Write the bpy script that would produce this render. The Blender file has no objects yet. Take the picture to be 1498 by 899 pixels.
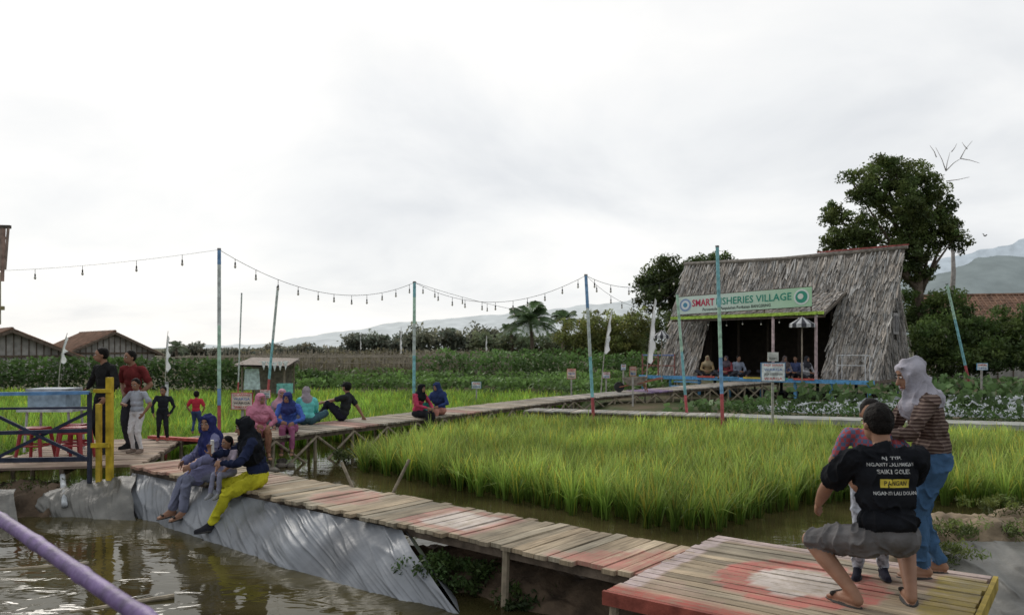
import bpy, math, random
import numpy as np
from mathutils import Vector, Matrix, noise
from mathutils.bvhtree import BVHTree
random.seed(7)
V=Vector
scene=bpy.context.scene
COL=scene.collection
# ------------------------------------------------------------------ materials
def nodes(name):
    m=bpy.data.materials.new(name); m.use_nodes=True
    nt=m.node_tree; nt.nodes.clear()
    return m,nt,nt.nodes.new,nt.links.new
_mc={}
def mat(name,col=(1,1,1),rough=.8,scale=6,var=.3,bump=.15,bscale=40,attr=False,trans=0,spec=.3,metal=0,stretch=(1,1,1),stripes=None,emit=0,check=None):
    if name in _mc: return _mc[name]
    m,nt,N,L=nodes(name)
    out=N('ShaderNodeOutputMaterial'); p=N('ShaderNodeBsdfPrincipled')
    p.inputs['Roughness'].default_value=rough; p.inputs['Specular IOR Level'].default_value=spec; p.inputs['Metallic'].default_value=metal
    tc=N('ShaderNodeTexCoord'); mp=N('ShaderNodeMapping'); mp.inputs['Scale'].default_value=stretch; L(tc.outputs['Object'],mp.inputs[0])
    nz=N('ShaderNodeTexNoise'); nz.inputs['Scale'].default_value=scale; nz.inputs['Detail'].default_value=5; L(mp.outputs[0],nz.inputs[0])
    mr=N('ShaderNodeMapRange'); mr.inputs[1].default_value=.3; mr.inputs[2].default_value=.7; mr.inputs[3].default_value=1-var; mr.inputs[4].default_value=1+var; L(nz.outputs[0],mr.inputs[0])
    mul=N('ShaderNodeVectorMath'); mul.operation='SCALE'; L(mr.outputs[0],mul.inputs['Scale'])
    if attr:
        a=N('ShaderNodeAttribute'); a.attribute_name='Col'
        m2=N('ShaderNodeVectorMath'); m2.operation='MULTIPLY'; m2.inputs[1].default_value=col; L(a.outputs[0],m2.inputs[0]); L(m2.outputs[0],mul.inputs[0])
    elif stripes or check:
        c2,sc=(stripes or check)
        w=N('ShaderNodeTexWave' if stripes else 'ShaderNodeTexChecker')
        if stripes:
            w.bands_direction='Z'; w.inputs['Scale'].default_value=sc; w.inputs['Distortion'].default_value=1.0; w.inputs['Detail'].default_value=1
        else: w.inputs['Scale'].default_value=sc
        L(tc.outputs['Object'],w.inputs[0])
        r=N('ShaderNodeValToRGB'); r.color_ramp.elements[0].position=.6 if stripes else .45; r.color_ramp.elements[1].position=.75 if stripes else .6
        r.color_ramp.elements[0].color=(*col,1); r.color_ramp.elements[1].color=(*c2,1)
        L(w.outputs[0 if stripes else 1],r.inputs[0]); L(r.outputs[0],mul.inputs[0])
    else: mul.inputs[0].default_value=col
    L(mul.outputs[0],p.inputs['Base Color'])
    if bump>0:
        n2=N('ShaderNodeTexNoise'); n2.inputs['Scale'].default_value=bscale; n2.inputs['Detail'].default_value=4; L(mp.outputs[0],n2.inputs[0])
        b=N('ShaderNodeBump'); b.inputs['Strength'].default_value=bump; b.inputs['Distance'].default_value=.02; L(n2.outputs[0],b.inputs['Height']); L(b.outputs[0],p.inputs['Normal'])
    if emit:
        p.inputs['Emission Strength'].default_value=emit; L(mul.outputs[0],p.inputs['Emission Color'])
    if trans>0:
        t=N('ShaderNodeBsdfTranslucent'); L(mul.outputs[0],t.inputs[0]); mx=N('ShaderNodeMixShader'); mx.inputs[0].default_value=trans
        L(p.outputs[0],mx.inputs[1]); L(t.outputs[0],mx.inputs[2]); L(mx.outputs[0],out.inputs[0])
    else: L(p.outputs[0],out.inputs[0])
    _mc[name]=m
    return m
M_leaf=mat('foliage',(1,1,1),.55,3,.25,0,attr=True,trans=.38)
M_rice=mat('rice_leaf',(1,1,1),.5,.8,.3,0,attr=True,trans=.40)
M_bark=mat('bark',(.13,.10,.075),.9,8,.4,.6,30)
M_paint=mat('weathered_paint',(1,1,1),.7,9,.35,.2,60,attr=True,spec=.2)
M_bamboo=mat('bamboo',(.27,.225,.16),.7,10,.4,.2,40)
M_oldwood=mat('old_wood',(.13,.10,.075),.85,9,.45,.4,40)
M_thatch=mat('thatch',(1,1,1),.95,5,.3,.3,50,attr=True)
M_soil=mat('wet_soil',(.095,.066,.043),.9,5,.5,.8,18)
M_sand=mat('sandy_soil',(.21,.16,.105),.95,5,.4,1.0,14)
M_tarp=mat('plastic_tarpaulin',(.185,.195,.21),.34,1.7,.42,.45,5,spec=.45)
M_tarpd=mat('muddy_tarpaulin',(.135,.13,.115),.42,2.2,.5,.6,9,spec=.4)
M_black=mat('black_rubber',(.02,.02,.02),.6)
M_bulb=mat('glass_bulb',(.45,.42,.36),.15,var=.1,bump=0,spec=.6)
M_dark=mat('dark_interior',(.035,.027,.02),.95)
M_tile=mat('clay_tile',(.20,.115,.075),.85,2.5,.45,.3,20)
M_wall=mat('woven_bamboo_wall',(.36,.34,.31),.9,3,.3,.3,30)
M_stone=mat('stone',(.17,.15,.125),.9,6,.35,.5,20)
def deckmat():
    m,nt,N,L=nodes('painted_planks')
    out=N('ShaderNodeOutputMaterial'); p=N('ShaderNodeBsdfPrincipled'); p.inputs['Roughness'].default_value=.85; p.inputs['Specular IOR Level'].default_value=.15
    g=N('ShaderNodeNewGeometry')
    a=N('ShaderNodeAttribute'); a.attribute_name='Col'; w=N('ShaderNodeAttribute'); w.attribute_name='Wood'
    uvw=N('ShaderNodeAttribute'); uvw.attribute_name='Grain'
    mp=N('ShaderNodeMapping'); mp.inputs['Scale'].default_value=(3,45,1); L(uvw.outputs['Vector'],mp.inputs[0])
    gn=N('ShaderNodeTexNoise'); gn.inputs['Scale'].default_value=1.0; gn.inputs['Detail'].default_value=6; gn.inputs['Roughness'].default_value=.65; L(mp.outputs[0],gn.inputs[0])
    n1=N('ShaderNodeTexNoise'); n1.inputs['Scale'].default_value=9; n1.inputs['Detail'].default_value=7; n1.inputs['Roughness'].default_value=.7; L(g.outputs['Position'],n1.inputs[0])
    n2=N('ShaderNodeTexNoise'); n2.inputs['Scale'].default_value=2.2; n2.inputs['Detail'].default_value=5; L(g.outputs['Position'],n2.inputs[0])
    s=N('ShaderNodeMath'); s.operation='ADD'; L(gn.outputs[0],s.inputs[0]); L(n1.outputs[0],s.inputs[1])
    s2=N('ShaderNodeMath'); s2.operation='MULTIPLY_ADD'; L(s.outputs[0],s2.inputs[0]); s2.inputs[1].default_value=-2.6; s2.inputs[2].default_value=3.4
    s3=N('ShaderNodeMath'); s3.operation='MULTIPLY'; s3.use_clamp=True; L(s2.outputs[0],s3.inputs[0]); L(a.outputs['Alpha'],s3.inputs[1])
    mr=N('ShaderNodeMapRange'); mr.inputs[1].default_value=.3; mr.inputs[2].default_value=.7; mr.inputs[3].default_value=.5; mr.inputs[4].default_value=1.32; L(gn.outputs[0],mr.inputs[0])
    mr2=N('ShaderNodeMapRange'); mr2.inputs[1].default_value=.3; mr2.inputs[2].default_value=.7; mr2.inputs[3].default_value=.68; mr2.inputs[4].default_value=1.2; L(n2.outputs[0],mr2.inputs[0])
    mm=N('ShaderNodeMath'); mm.operation='MULTIPLY'; L(mr.outputs[0],mm.inputs[0]); L(mr2.outputs[0],mm.inputs[1])
    wm=N('ShaderNodeVectorMath'); wm.operation='SCALE'; L(w.outputs[0],wm.inputs[0]); L(mm.outputs[0],wm.inputs['Scale'])
    pm=N('ShaderNodeVectorMath'); pm.operation='SCALE'; L(a.outputs[0],pm.inputs[0]); L(mr2.outputs[0],pm.inputs['Scale'])
    mx=N('ShaderNodeMixRGB'); L(s3.outputs[0],mx.inputs[0]); L(wm.outputs[0],mx.inputs[1]); L(pm.outputs[0],mx.inputs[2])
    L(mx.outputs[0],p.inputs['Base Color'])
    b=N('ShaderNodeBump'); b.inputs['Strength'].default_value=.4; b.inputs['Distance'].default_value=.01; L(gn.outputs[0],b.inputs['Height']); L(b.outputs[0],p.inputs['Normal'])
    L(p.outputs[0],out.inputs[0]); return m
M_deck=deckmat()
def groundmat():
    m,nt,N,L=nodes('field_ground')
    out=N('ShaderNodeOutputMaterial'); p=N('ShaderNodeBsdfPrincipled'); p.inputs['Roughness'].default_value=.95; p.inputs['Specular IOR Level'].default_value=.1
    g=N('ShaderNodeNewGeometry'); n=N('ShaderNodeTexNoise'); n.inputs['Scale'].default_value=.6; n.inputs['Detail'].default_value=8; n.inputs['Roughness'].default_value=.65; L(g.outputs['Position'],n.inputs[0])
    r=N('ShaderNodeValToRGB'); e=r.color_ramp.elements; e[0].position=.38; e[0].color=(.04,.065,.02,1); e[1].position=.62; e[1].color=(.13,.10,.065,1)
    L(n.outputs[0],r.inputs[0]); L(r.outputs[0],p.inputs['Base Color'])
    n2=N('ShaderNodeTexNoise'); n2.inputs['Scale'].default_value=9; n2.inputs['Detail'].default_value=6; L(g.outputs['Position'],n2.inputs[0])
    b=N('ShaderNodeBump'); b.inputs['Strength'].default_value=.7; b.inputs['Distance'].default_value=.05; L(n2.outputs[0],b.inputs['Height']); L(b.outputs[0],p.inputs['Normal'])
    L(p.outputs[0],out.inputs[0]); return m
def watermat():
    m,nt,N,L=nodes('pond_water')
    out=N('ShaderNodeOutputMaterial'); p=N('ShaderNodeBsdfPrincipled'); p.inputs['Roughness'].default_value=.04; p.inputs['IOR'].default_value=1.27; p.inputs['Specular IOR Level'].default_value=.36
    p.inputs['Specular Tint'].default_value=(1,.95,.82,1)
    g=N('ShaderNodeNewGeometry'); n=N('ShaderNodeTexNoise'); n.inputs['Scale'].default_value=.9; n.inputs['Detail'].default_value=5; L(g.outputs['Position'],n.inputs[0])
    r=N('ShaderNodeValToRGB'); e=r.color_ramp.elements; e[0].position=.35; e[0].color=(.034,.029,.011,1); e[1].position=.65; e[1].color=(.080,.066,.027,1)
    L(n.outputs[0],r.inputs[0]); L(r.outputs[0],p.inputs['Base Color'])
    mp=N('ShaderNodeMapping'); mp.inputs['Scale'].default_value=(1,1.8,1); L(g.outputs['Position'],mp.inputs[0])
    n2=N('ShaderNodeTexNoise'); n2.inputs['Scale'].default_value=2.6; n2.inputs['Detail'].default_value=2.0; n2.inputs['Distortion'].default_value=.9; L(mp.outputs[0],n2.inputs[0])
    b=N('ShaderNodeBump'); b.inputs['Strength'].default_value=.26; b.inputs['Distance'].default_value=.02; L(n2.outputs[0],b.inputs['Height']); L(b.outputs[0],p.inputs['Normal'])
    L(p.outputs[0],out.inputs[0]); return m
# ------------------------------------------------------------------ mesh builder
def empty(name,loc=(0,0,0)):
    o=bpy.data.objects.new(name,None); o.empty_display_size=.2; COL.objects.link(o); return o
class MB:
    def __init__(s): s.v=[];s.f=[];s.m=[];s.c=[];s.w=[];s.g=[]
    def add(s,vs,fs,mi=0,col=(1,1,1,1)):
        o=len(s.v); s.v.extend([tuple(v) for v in vs]); s.f.extend([tuple(i+o for i in f) for f in fs]); s.m.extend([mi]*len(fs))
        c=tuple(col) if len(col)==4 else (*col,1); s.c.extend([c]*len(vs))
    def box(s,c,size,rot=None,mi=0,col=(1,1,1,1)):
        c=V(c); h=V(size)/2; R=rot or Matrix.Identity(3)
        vs=[c+R@V((x*h.x,y*h.y,z*h.z)) for x in(-1,1) for y in(-1,1) for z in(-1,1)]
        s.add(vs,[(0,1,3,2),(4,6,7,5),(0,4,5,1),(2,3,7,6),(0,2,6,4),(1,5,7,3)],mi,col)
    def beam(s,a,b,w,h,mi=0,col=(1,1,1,1)):
        a=V(a);b=V(b);d=b-a;L=d.length;d.normalize(); sx=d.cross(V((0,0,1)))
        if sx.length<.05: sx=V((1,0,0))
        sx.normalize(); up=sx.cross(d)
        R=Matrix((sx,d,up)).transposed(); s.box((a+b)/2,(w,L,h),R,mi,col)
    def tube(s,pts,rad,n=8,mi=0,col=(1,1,1,1),cols=None):
        pts=[V(p) for p in pts]
        if not hasattr(rad,'__len__'): rad=[rad]*len(pts)
        vs=[]
        for i,p in enumerate(pts):
            d=(pts[min(i+1,len(pts)-1)]-pts[max(i-1,0)]).normalized()
            x=d.cross(V((0,0,1)))
            if x.length<.1: x=d.cross(V((0,1,0)))
            x.normalize(); y=d.cross(x)
            for k in range(n):
                t=2*math.pi*k/n; vs.append(p+(x*math.cos(t)+y*math.sin(t))*rad[i])
        fs=[]
        for i in range(len(pts)-1):
            for k in range(n):
                a=i*n+k;b=i*n+(k+1)%n; fs.append((a,b,b+n,a+n))
        fs.append(tuple(range(n))[::-1]); fs.append(tuple(range((len(pts)-1)*n,len(pts)*n)))
        s.add(vs,fs,mi,col)
    def ball(s,c,r,mi=0,col=(1,1,1,1),R=None,n=10,m=7):
        c=V(c)
        if not hasattr(r,'__len__'): r=(r,r,r)
        R=R or Matrix.Identity(3)
        vs=[c+R@V((0,0,r[2]))]
        for i in range(1,m):
            th=math.pi*i/m
            for k in range(n):
                ph=2*math.pi*k/n; vs.append(c+R@V((r[0]*math.sin(th)*math.cos(ph),r[1]*math.sin(th)*math.sin(ph),r[2]*math.cos(th))))
        vs.append(c+R@V((0,0,-r[2]))); e=len(vs)-1; fs=[]
        for k in range(n):
            fs.append((0,1+k,1+(k+1)%n))
            for i in range(m-2):
                a=1+i*n+k;b=1+i*n+(k+1)%n; fs.append((a,a+n,b+n,b))
            fs.append((e,1+(m-2)*n+(k+1)%n,1+(m-2)*n+k))
        s.add(vs,fs,mi,col)
    def quad(s,a,b,c,d,mi=0,col=(1,1,1,1)): s.add([a,b,c,d],[(0,1,2,3)],mi,col)
    def obj(s,name,mats,parent=None,smooth=False,wood=False):
        me=bpy.data.meshes.new(name); me.from_pydata(s.v,[],s.f)
        for m in (mats if isinstance(mats,(list,tuple)) else [mats]): me.materials.append(m)
        me.polygons.foreach_set('material_index',s.m)
        at=me.color_attributes.new('Col','FLOAT_COLOR','POINT'); at.data.foreach_set('color',np.array(s.c,dtype=np.float32).ravel())
        if wood:
            at=me.color_attributes.new('Wood','FLOAT_COLOR','POINT'); at.data.foreach_set('color',np.array(s.w,dtype=np.float32).ravel())
            at=me.attributes.new('Grain','FLOAT_VECTOR','POINT'); at.data.foreach_set('vector',np.array(s.g,dtype=np.float32).ravel())
        if smooth: me.polygons.foreach_set('use_smooth',[True]*len(me.polygons))
        me.update(); o=bpy.data.objects.new(name,me); COL.objects.link(o)
        if parent: o.parent=parent
        return o
def npmesh(name,verts,faces4,cols,material,parent=None):
    me=bpy.data.meshes.new(name); n=len(verts); m=len(faces4)
    me.vertices.add(n); me.vertices.foreach_set('co',verts.astype(np.float32).ravel())
    me.loops.add(4*m); me.loops.foreach_set('vertex_index',faces4.astype(np.int32).ravel())
    me.polygons.add(m); me.polygons.foreach_set('loop_start',np.arange(m,dtype=np.int32)*4)
    me.update(calc_edges=True)
    at=me.color_attributes.new('Col','FLOAT_COLOR','POINT')
    c=np.ones((n,4),np.float32); c[:,:3]=cols; at.data.foreach_set('color',c.ravel())
    me.materials.append(material)
    o=bpy.data.objects.new(name,me); COL.objects.link(o)
    if parent: o.parent=parent
    return o
rng=np.random.default_rng(3)
def unit(a): return a/np.maximum(np.linalg.norm(a,axis=1,keepdims=True),1e-6)
def leafmesh(name,C,size,cols,parent=None,aspect=.5,upbias=0):
    n=len(C); d=unit(rng.normal(size=(n,3))+np.array([0,0,upbias])); e=unit(np.cross(d,rng.normal(size=(n,3))))
    L=(size*(.6+.8*rng.random(n)))[:,None]
    vs=np.stack([C-d*L*.5,C+e*L*aspect*.5,C+d*L*.5,C-e*L*aspect*.5],1).reshape(-1,3)
    return npmesh(name,vs,np.arange(4*n).reshape(n,4),np.repeat(cols,4,0),M_leaf,parent)
def clumps(blobs,ncl,per,rcl,col,flat=.7,seed=0,shell=.55):
    C=[];K=[]
    vol=np.array([b[1][0]*b[1][1]*b[1][2] for b in blobs])**.75; vol/=vol.sum()
    idx=rng.choice(len(blobs),ncl,p=vol)
    for i in idx:
        c,r=blobs[i]; u=rng.normal(size=3); u/=np.linalg.norm(u); q=shell+(1-shell)*rng.random()
        cc=np.array(c)+u*np.array(r)*q
        rr=rcl*(.6+.8*rng.random())
        o=rng.normal(size=(per,3)); o=unit(o)*(rng.random((per,1))**.5)*rr; o[:,2]*=flat
        C.append(cc+o)
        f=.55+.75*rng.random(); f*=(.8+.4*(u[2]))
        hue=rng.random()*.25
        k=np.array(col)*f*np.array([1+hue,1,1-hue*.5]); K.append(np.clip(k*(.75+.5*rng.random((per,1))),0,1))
    return np.concatenate(C),np.concatenate(K)
def inpoly(P,poly):
    x,y=P[:,0],P[:,1]; r=np.zeros(len(P),bool); n=len(poly)
    for i in range(n):
        x1,y1=poly[i];x2,y2=poly[(i+1)%n]
        c=((y1>y)!=(y2>y)); xx=(x2-x1)*(y-y1)/((y2-y1) if y2!=y1 else 1e-9)+x1
        r^=c&(x<xx)
    return r
# ------------------------------------------------------------------ world / light / camera
w=bpy.data.worlds.new('World'); scene.world=w; w.use_nodes=True
nt=w.node_tree; nt.nodes.clear(); N=nt.nodes.new; L=nt.links.new
SE,SA=math.radians(32),math.radians(-32)
out=N('ShaderNodeOutputWorld'); bg=N('ShaderNodeBackground'); bg.inputs[1].default_value=.1
sky=N('ShaderNodeTexSky'); sky.sky_type='NISHITA'; sky.sun_disc=False; sky.sun_elevation=SE; sky.sun_rotation=SA
tc=N('ShaderNodeTexCoord'); sp=N('ShaderNodeSeparateXYZ'); L(tc.outputs['Generated'],sp.inputs[0])
za=N('ShaderNodeMath'); za.operation='MAXIMUM'; L(sp.outputs[2],za.inputs[0]); za.inputs[1].default_value=0
zb=N('ShaderNodeMath'); zb.operation='ADD'; L(za.outputs[0],zb.inputs[0]); zb.inputs[1].default_value=.28
dx=N('ShaderNodeMath'); dx.operation='DIVIDE'; L(sp.outputs[0],dx.inputs[0]); L(zb.outputs[0],dx.inputs[1])
dy=N('ShaderNodeMath'); dy.operation='DIVIDE'; L(sp.outputs[1],dy.inputs[0]); L(zb.outputs[0],dy.inputs[1])
cb=N('ShaderNodeCombineXYZ'); L(dx.outputs[0],cb.inputs[0]); L(dy.outputs[0],cb.inputs[1]); cb.inputs[2].default_value=3.3
nz=N('ShaderNodeTexNoise'); nz.inputs['Scale'].default_value=1.25; nz.inputs['Detail'].default_value=6; nz.inputs['Roughness'].default_value=.52; nz.inputs['Distortion'].default_value=.3; L(cb.outputs[0],nz.inputs[0])
dt=N('ShaderNodeVectorMath'); dt.operation='DOT_PRODUCT'; L(tc.outputs['Generated'],dt.inputs[0]); dt.inputs[1].default_value=(-.42,.85,.30)
ma=N('ShaderNodeMath'); ma.operation='MULTIPLY_ADD'; L(dt.outputs['Value'],ma.inputs[0]); ma.inputs[1].default_value=.42; L(nz.outputs[0],ma.inputs[2])
rp=N('ShaderNodeValToRGB'); e=rp.color_ramp.elements
e[0].position=.50; e[0].color=(.63,.66,.695,1); e[1].position=.97; e[1].color=(1.0,.99,.97,1)
x=e.new(.66); x.color=(.74,.76,.785,1); x=e.new(.80); x.color=(.875,.885,.89,1)
L(ma.outputs[0],rp.inputs[0])
sc=N('ShaderNodeVectorMath'); sc.operation='SCALE'; sc.inputs['Scale'].default_value=10.6; L(rp.outputs[0],sc.inputs[0])
mx=N('ShaderNodeMixRGB'); mx.inputs[0].default_value=.95; L(sky.outputs[0],mx.inputs[1]); L(sc.outputs[0],mx.inputs[2])
L(mx.outputs[0],bg.inputs[0]); L(bg.outputs[0],out.inputs[0])
sl=bpy.data.lights.new('sun','SUN'); sl.energy=1.5; sl.angle=math.radians(30); sl.color=(1,.95,.88)
so=bpy.data.objects.new('sun',sl); COL.objects.link(so)
S=V((math.sin(SA)*math.cos(SE),math.cos(SA)*math.cos(SE),math.sin(SE))); so.rotation_euler=(-S).to_track_quat('-Z','Y').to_euler()
cd=bpy.data.cameras.new('camera'); cd.lens=27.63; cd.sensor_width=36; cd.shift_y=.039; cd.clip_end=6000; cd.clip_start=.05
cd.dof.use_dof=True; cd.dof.focus_distance=8; cd.dof.aperture_fstop=3.2
cam=bpy.data.objects.new('camera',cd); cam.location=(0,0,1.6); cam.rotation_euler=(math.pi/2,0,0); COL.objects.link(cam); scene.camera=cam
scene.view_settings.view_transform='Standard'
try: scene.view_settings.look='None'
except: pass
# ------------------------------------------------------------------ ground + water + hills
WZ=-.55
def gh(x,y):
    z=-.80
    def st(a): return min(max(a,0),1)
    r=0
    r=max(r,st((y-31)/1.2) if x<3 else 0)
    if x>=1.5: r=max(r,st((y-(21.0-.37*(x-.9)))/.9)*st((x-1.5)/1.5))
    z+=.62*r
    if r>0: z+=.05*noise.noise(V((x*.9,y*.9,0)))*r
    return z
def ground():
    far=[60,80,120,200,400,1000,3500]
    xs=[-a for a in far[::-1]]+list(np.arange(-45,45.1,.75))+far
    ys=[-400,-60,-20]+list(np.arange(-6,55,.75))+far
    vs=[(x,y,gh(x,y)) for y in ys for x in xs]; nx=len(xs)
    fs=[(j*nx+i,j*nx+i+1,(j+1)*nx+i+1,(j+1)*nx+i) for j in range(len(ys)-1) for i in range(nx-1)]
    b=MB(); b.add(vs,fs); b.obj('ground',groundmat(),smooth=True)
ground()
b=MB(); b.quad((-40,-6,WZ),(20,-6,WZ),(20,34,WZ),(-40,34,WZ)); b.obj('pond_water',watermat())
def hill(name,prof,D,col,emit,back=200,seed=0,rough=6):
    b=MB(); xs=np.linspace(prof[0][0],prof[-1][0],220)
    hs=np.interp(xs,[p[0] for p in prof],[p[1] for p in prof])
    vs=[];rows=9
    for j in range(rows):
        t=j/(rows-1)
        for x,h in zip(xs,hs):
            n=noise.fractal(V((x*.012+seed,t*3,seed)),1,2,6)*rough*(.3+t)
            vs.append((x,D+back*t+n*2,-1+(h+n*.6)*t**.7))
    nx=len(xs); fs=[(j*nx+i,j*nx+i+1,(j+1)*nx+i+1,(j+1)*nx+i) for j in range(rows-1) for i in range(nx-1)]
    b.add(vs,fs); b.obj(name,mat('hazy_'+name+str(seed),col,1,.05,.12,.0,emit=emit,spec=0),smooth=True)  # aerial haze painted in: pale base colour plus a constant emission
k=1/1150
def px(x,D): return (x-749)*D*k
def pz(y,D): return 1.6+(508-y)*D*k
D=1400
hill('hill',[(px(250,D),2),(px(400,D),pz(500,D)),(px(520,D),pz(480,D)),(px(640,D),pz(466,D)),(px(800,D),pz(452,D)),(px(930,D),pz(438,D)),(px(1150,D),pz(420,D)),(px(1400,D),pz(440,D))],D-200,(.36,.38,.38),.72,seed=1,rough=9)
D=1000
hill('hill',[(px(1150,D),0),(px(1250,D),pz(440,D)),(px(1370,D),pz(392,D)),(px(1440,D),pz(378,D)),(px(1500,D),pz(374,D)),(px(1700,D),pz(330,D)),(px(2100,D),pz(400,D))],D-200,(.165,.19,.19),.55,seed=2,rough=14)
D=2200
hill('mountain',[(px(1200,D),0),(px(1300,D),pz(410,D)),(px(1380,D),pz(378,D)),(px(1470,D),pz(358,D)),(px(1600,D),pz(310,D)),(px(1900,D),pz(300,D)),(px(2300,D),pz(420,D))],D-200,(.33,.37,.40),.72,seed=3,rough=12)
# ------------------------------------------------------------------ decks
def deck(name,A,B,wv,wd,pw,z0,z1,paint=None,cell=.07,th=.035,legs=1.2,brace=False,leglen=.8,jit=.03,wood=(.41,.335,.235),gap=.009):
    A=V((*A,0));B=V((*B,0));wv=V((*wv,0)).normalized(); Lg=(B-A).length; d=(B-A)/Lg
    b=MB(); n=int(Lg/pw)
    for i in range(n):
        s0=i*pw+gap*random.random(); s1=(i+1)*pw-gap*(.5+random.random())
        t0=random.uniform(-jit,jit); t1=wd+random.uniform(-jit,jit); sk=random.uniform(-.012,.012)
        dz=random.uniform(-.005,.005); kf=random.uniform(.66,1.2); hue=random.uniform(-.06,.05)
        wc=(wood[0]*kf*(1+hue),wood[1]*kf,wood[2]*kf*(1-hue),1)
        nc=max(2,int((t1-t0)/cell)); vs=[];cs=[];gs=[]; off=random.random()*50
        sag=random.uniform(-.006,.006)
        for kz in (0,1):
            for q in range(nc+1):
                t=t0+(t1-t0)*q/nc
                for s in (s0+sk*(q/nc),s1+sk*(q/nc)):
                    z=z0+(z1-z0)*s/Lg - kz*th+dz+sag*math.sin(math.pi*q/nc)
                    p=A+d*s+wv*t; vs.append((p.x,p.y,z)); c=paint(s,t) if paint else None
                    cs.append(c or (.4,.3,.2,0)); gs.append((t+off,s*1.0,off))
        fs=[];o=2*(nc+1)
        for q in range(nc):
            a=2*q; fs+= [(a,a+1,a+3,a+2),(o+a,o+a+2,o+a+3,o+a+1),(a,a+2,o+a+2,o+a),(a+1,o+a+1,o+a+3,a+3)]
        fs+=[(0,o,o+1,1),(2*nc,2*nc+1,o+2*nc+1,o+2*nc)]
        b.add(vs,fs,0); b.c[-len(vs):]=cs; b.w+= [wc]*len(vs); b.g+=gs
    nb=len(b.v)
    for t in (.1,wd-.1) if wd<1.5 else (.08,wd/2,wd-.08):
        p=A+wv*t;q=B+wv*t; b.beam((p.x,p.y,z0-th-.045),(q.x,q.y,z1-th-.045),.05,.08,1)
    ns=max(1,int(Lg/legs))
    for i in range(ns+1):
        s=Lg*i/ns; zz=z0+(z1-z0)*i/ns
        for t in (.07,wd-.07):
            p=A+d*s+wv*t; j=random.uniform(-.05,.05)
            b.tube([(p.x+j,p.y,zz-leglen-.1),(p.x,p.y,zz-th-.01)],[.035,.032],7,2)
        if brace and i<ns:
            s2=Lg*(i+1)/ns
            for t in (.03,):
                p=A+d*s+wv*t;q=A+d*s2+wv*t
                b.tube([(p.x,p.y,zz-th-.05),(q.x,q.y,zz-leglen)],.026,6,2); b.tube([(q.x,q.y,zz-th-.05),(p.x,p.y,zz-leglen)],.026,6,2)
    k2=len(b.v)-nb; b.w+=[(.1,.1,.1,1)]*k2; b.g+=[(0,0,0)]*k2
    return b.obj(name,[M_deck,M_oldwood,M_bamboo],wood=True)
PW=(.62,.54,.48)
def paint_main(s,t):
    if 0<s<.95 and .02<t<.93:
        w_=.9*(1-abs(t-.1)/.85)
        if s<w_+.05 and s>.06: return (.48,.21,.17,.75)
    if 1.75<s<2.75 and .08<t<.88:
        q=max(abs(s-2.25)/.5,abs(t-.48)/.4)
        return (*PW,.95) if q<.72 else (.50,.25,.21,.75)
    r=math.hypot(s-4.0,(t-.5)*1.1)
    if r<.42: return (.48,.24,.20,.65)
    r=math.hypot(s-5.7,(t-.5)*1.1)
    if r<.42: return (.50,.31,.26,.5)
    if 6.9<s<8: return (.44,.21,.17,.6)
    return (.5,.4,.35,.0)
def paint_plat(s,t):
    r=math.hypot(s-.94,t-.97)
    if r<.33: return (.66,.58,.52,1.0)
    if r<.56: return (.48,.17,.14,.95)
    if s<.13: return (.40,.10,.08,.85)
    if t<.14: return (.58,.47,.45,.95)
    if s>1.76: return (.55,.43,.41,.8)
    if t>1.72: return (.38,.29,.08,.75)
    if s+t*.55<.62 : return (.48,.32,.27,.35)
    if s>1.25 and t>1.35 : return (.44,.24,.19,.35)
    return (.45,.33,.28,.05)
deck('wooden_platform',(.62,5.2),(1.76,6.72),(.8,-.6),2.0,.105,0,0,paint_plat,cell=.04,legs=.95,jit=.015,wood=(.39,.32,.225))
b=MB(); b.beam((.60,5.17,-.04),(2.22,3.95,-.04),.03,.09,0,(.26,.07,.05)); b.beam((2.25,3.98,-.04),(3.38,5.49,-.04),.03,.09,0,(.34,.25,.05)); b.obj('platform_fascia',M_paint)
deck('boardwalk',(.95,5.60),(-5.3,10.82),(.641,.767),.95,.125,-.035,-.01,paint_main,cell=.06,legs=1.3,jit=.045)
deck('boardwalk',(-5.15,10.9),(-5.9,14.2),(-.976,-.22),2.0,.14,-.02,-.02,lambda s,t:(.5,.3,.28,.25),cell=.15,legs=1.4,jit=.04)
deck('boardwalk',(-7.3,10.25),(-13,9.4),(-.15,.99),1.7,.14,-.03,-.03,None,cell=.4,legs=1.4)
deck('boardwalk',(-4.75,13.2),(2.15,24.5),(-.852,.523),1.35,.14,0,0,lambda s,t:(.5,.2,.18,.5) if 3<s<3.8 or 7<s<7.7 else (.4,.3,.2,0),cell=.3,legs=1.0,brace=True,leglen=.75,wood=(.42,.36,.28))
deck('boardwalk',(1.2,23.6),(9.4,27.6),(-.44,.9),1.3,.14,.0,.42,lambda s,t:(.22,.14,.30,.9) if 3.4<s<4.6 else (.5,.4,.3,0),cell=.4,legs=.75,brace=True,leglen=.6,wood=(.42,.375,.32))
deck('plank_path',(.3,20.75),(5.6,18.8),(.35,.937),.9,.14,-.06,-.06,None,cell=.4,legs=1.2,wood=(.42,.39,.34),leglen=.6)
b=MB(); b.beam((5.55,19.2,-.12),(20,13.9,-.12),.9,.12); b.obj('concrete_path',mat('concrete',(.33,.33,.30),.9,3,.3,.2))
b=MB(); b.beam((-6.4,13.9,.02),(-4.7,13.15,.02),.12,.05,0,(.42,.09,.07)); b.obj('red_edge_board',M_paint)
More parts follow.
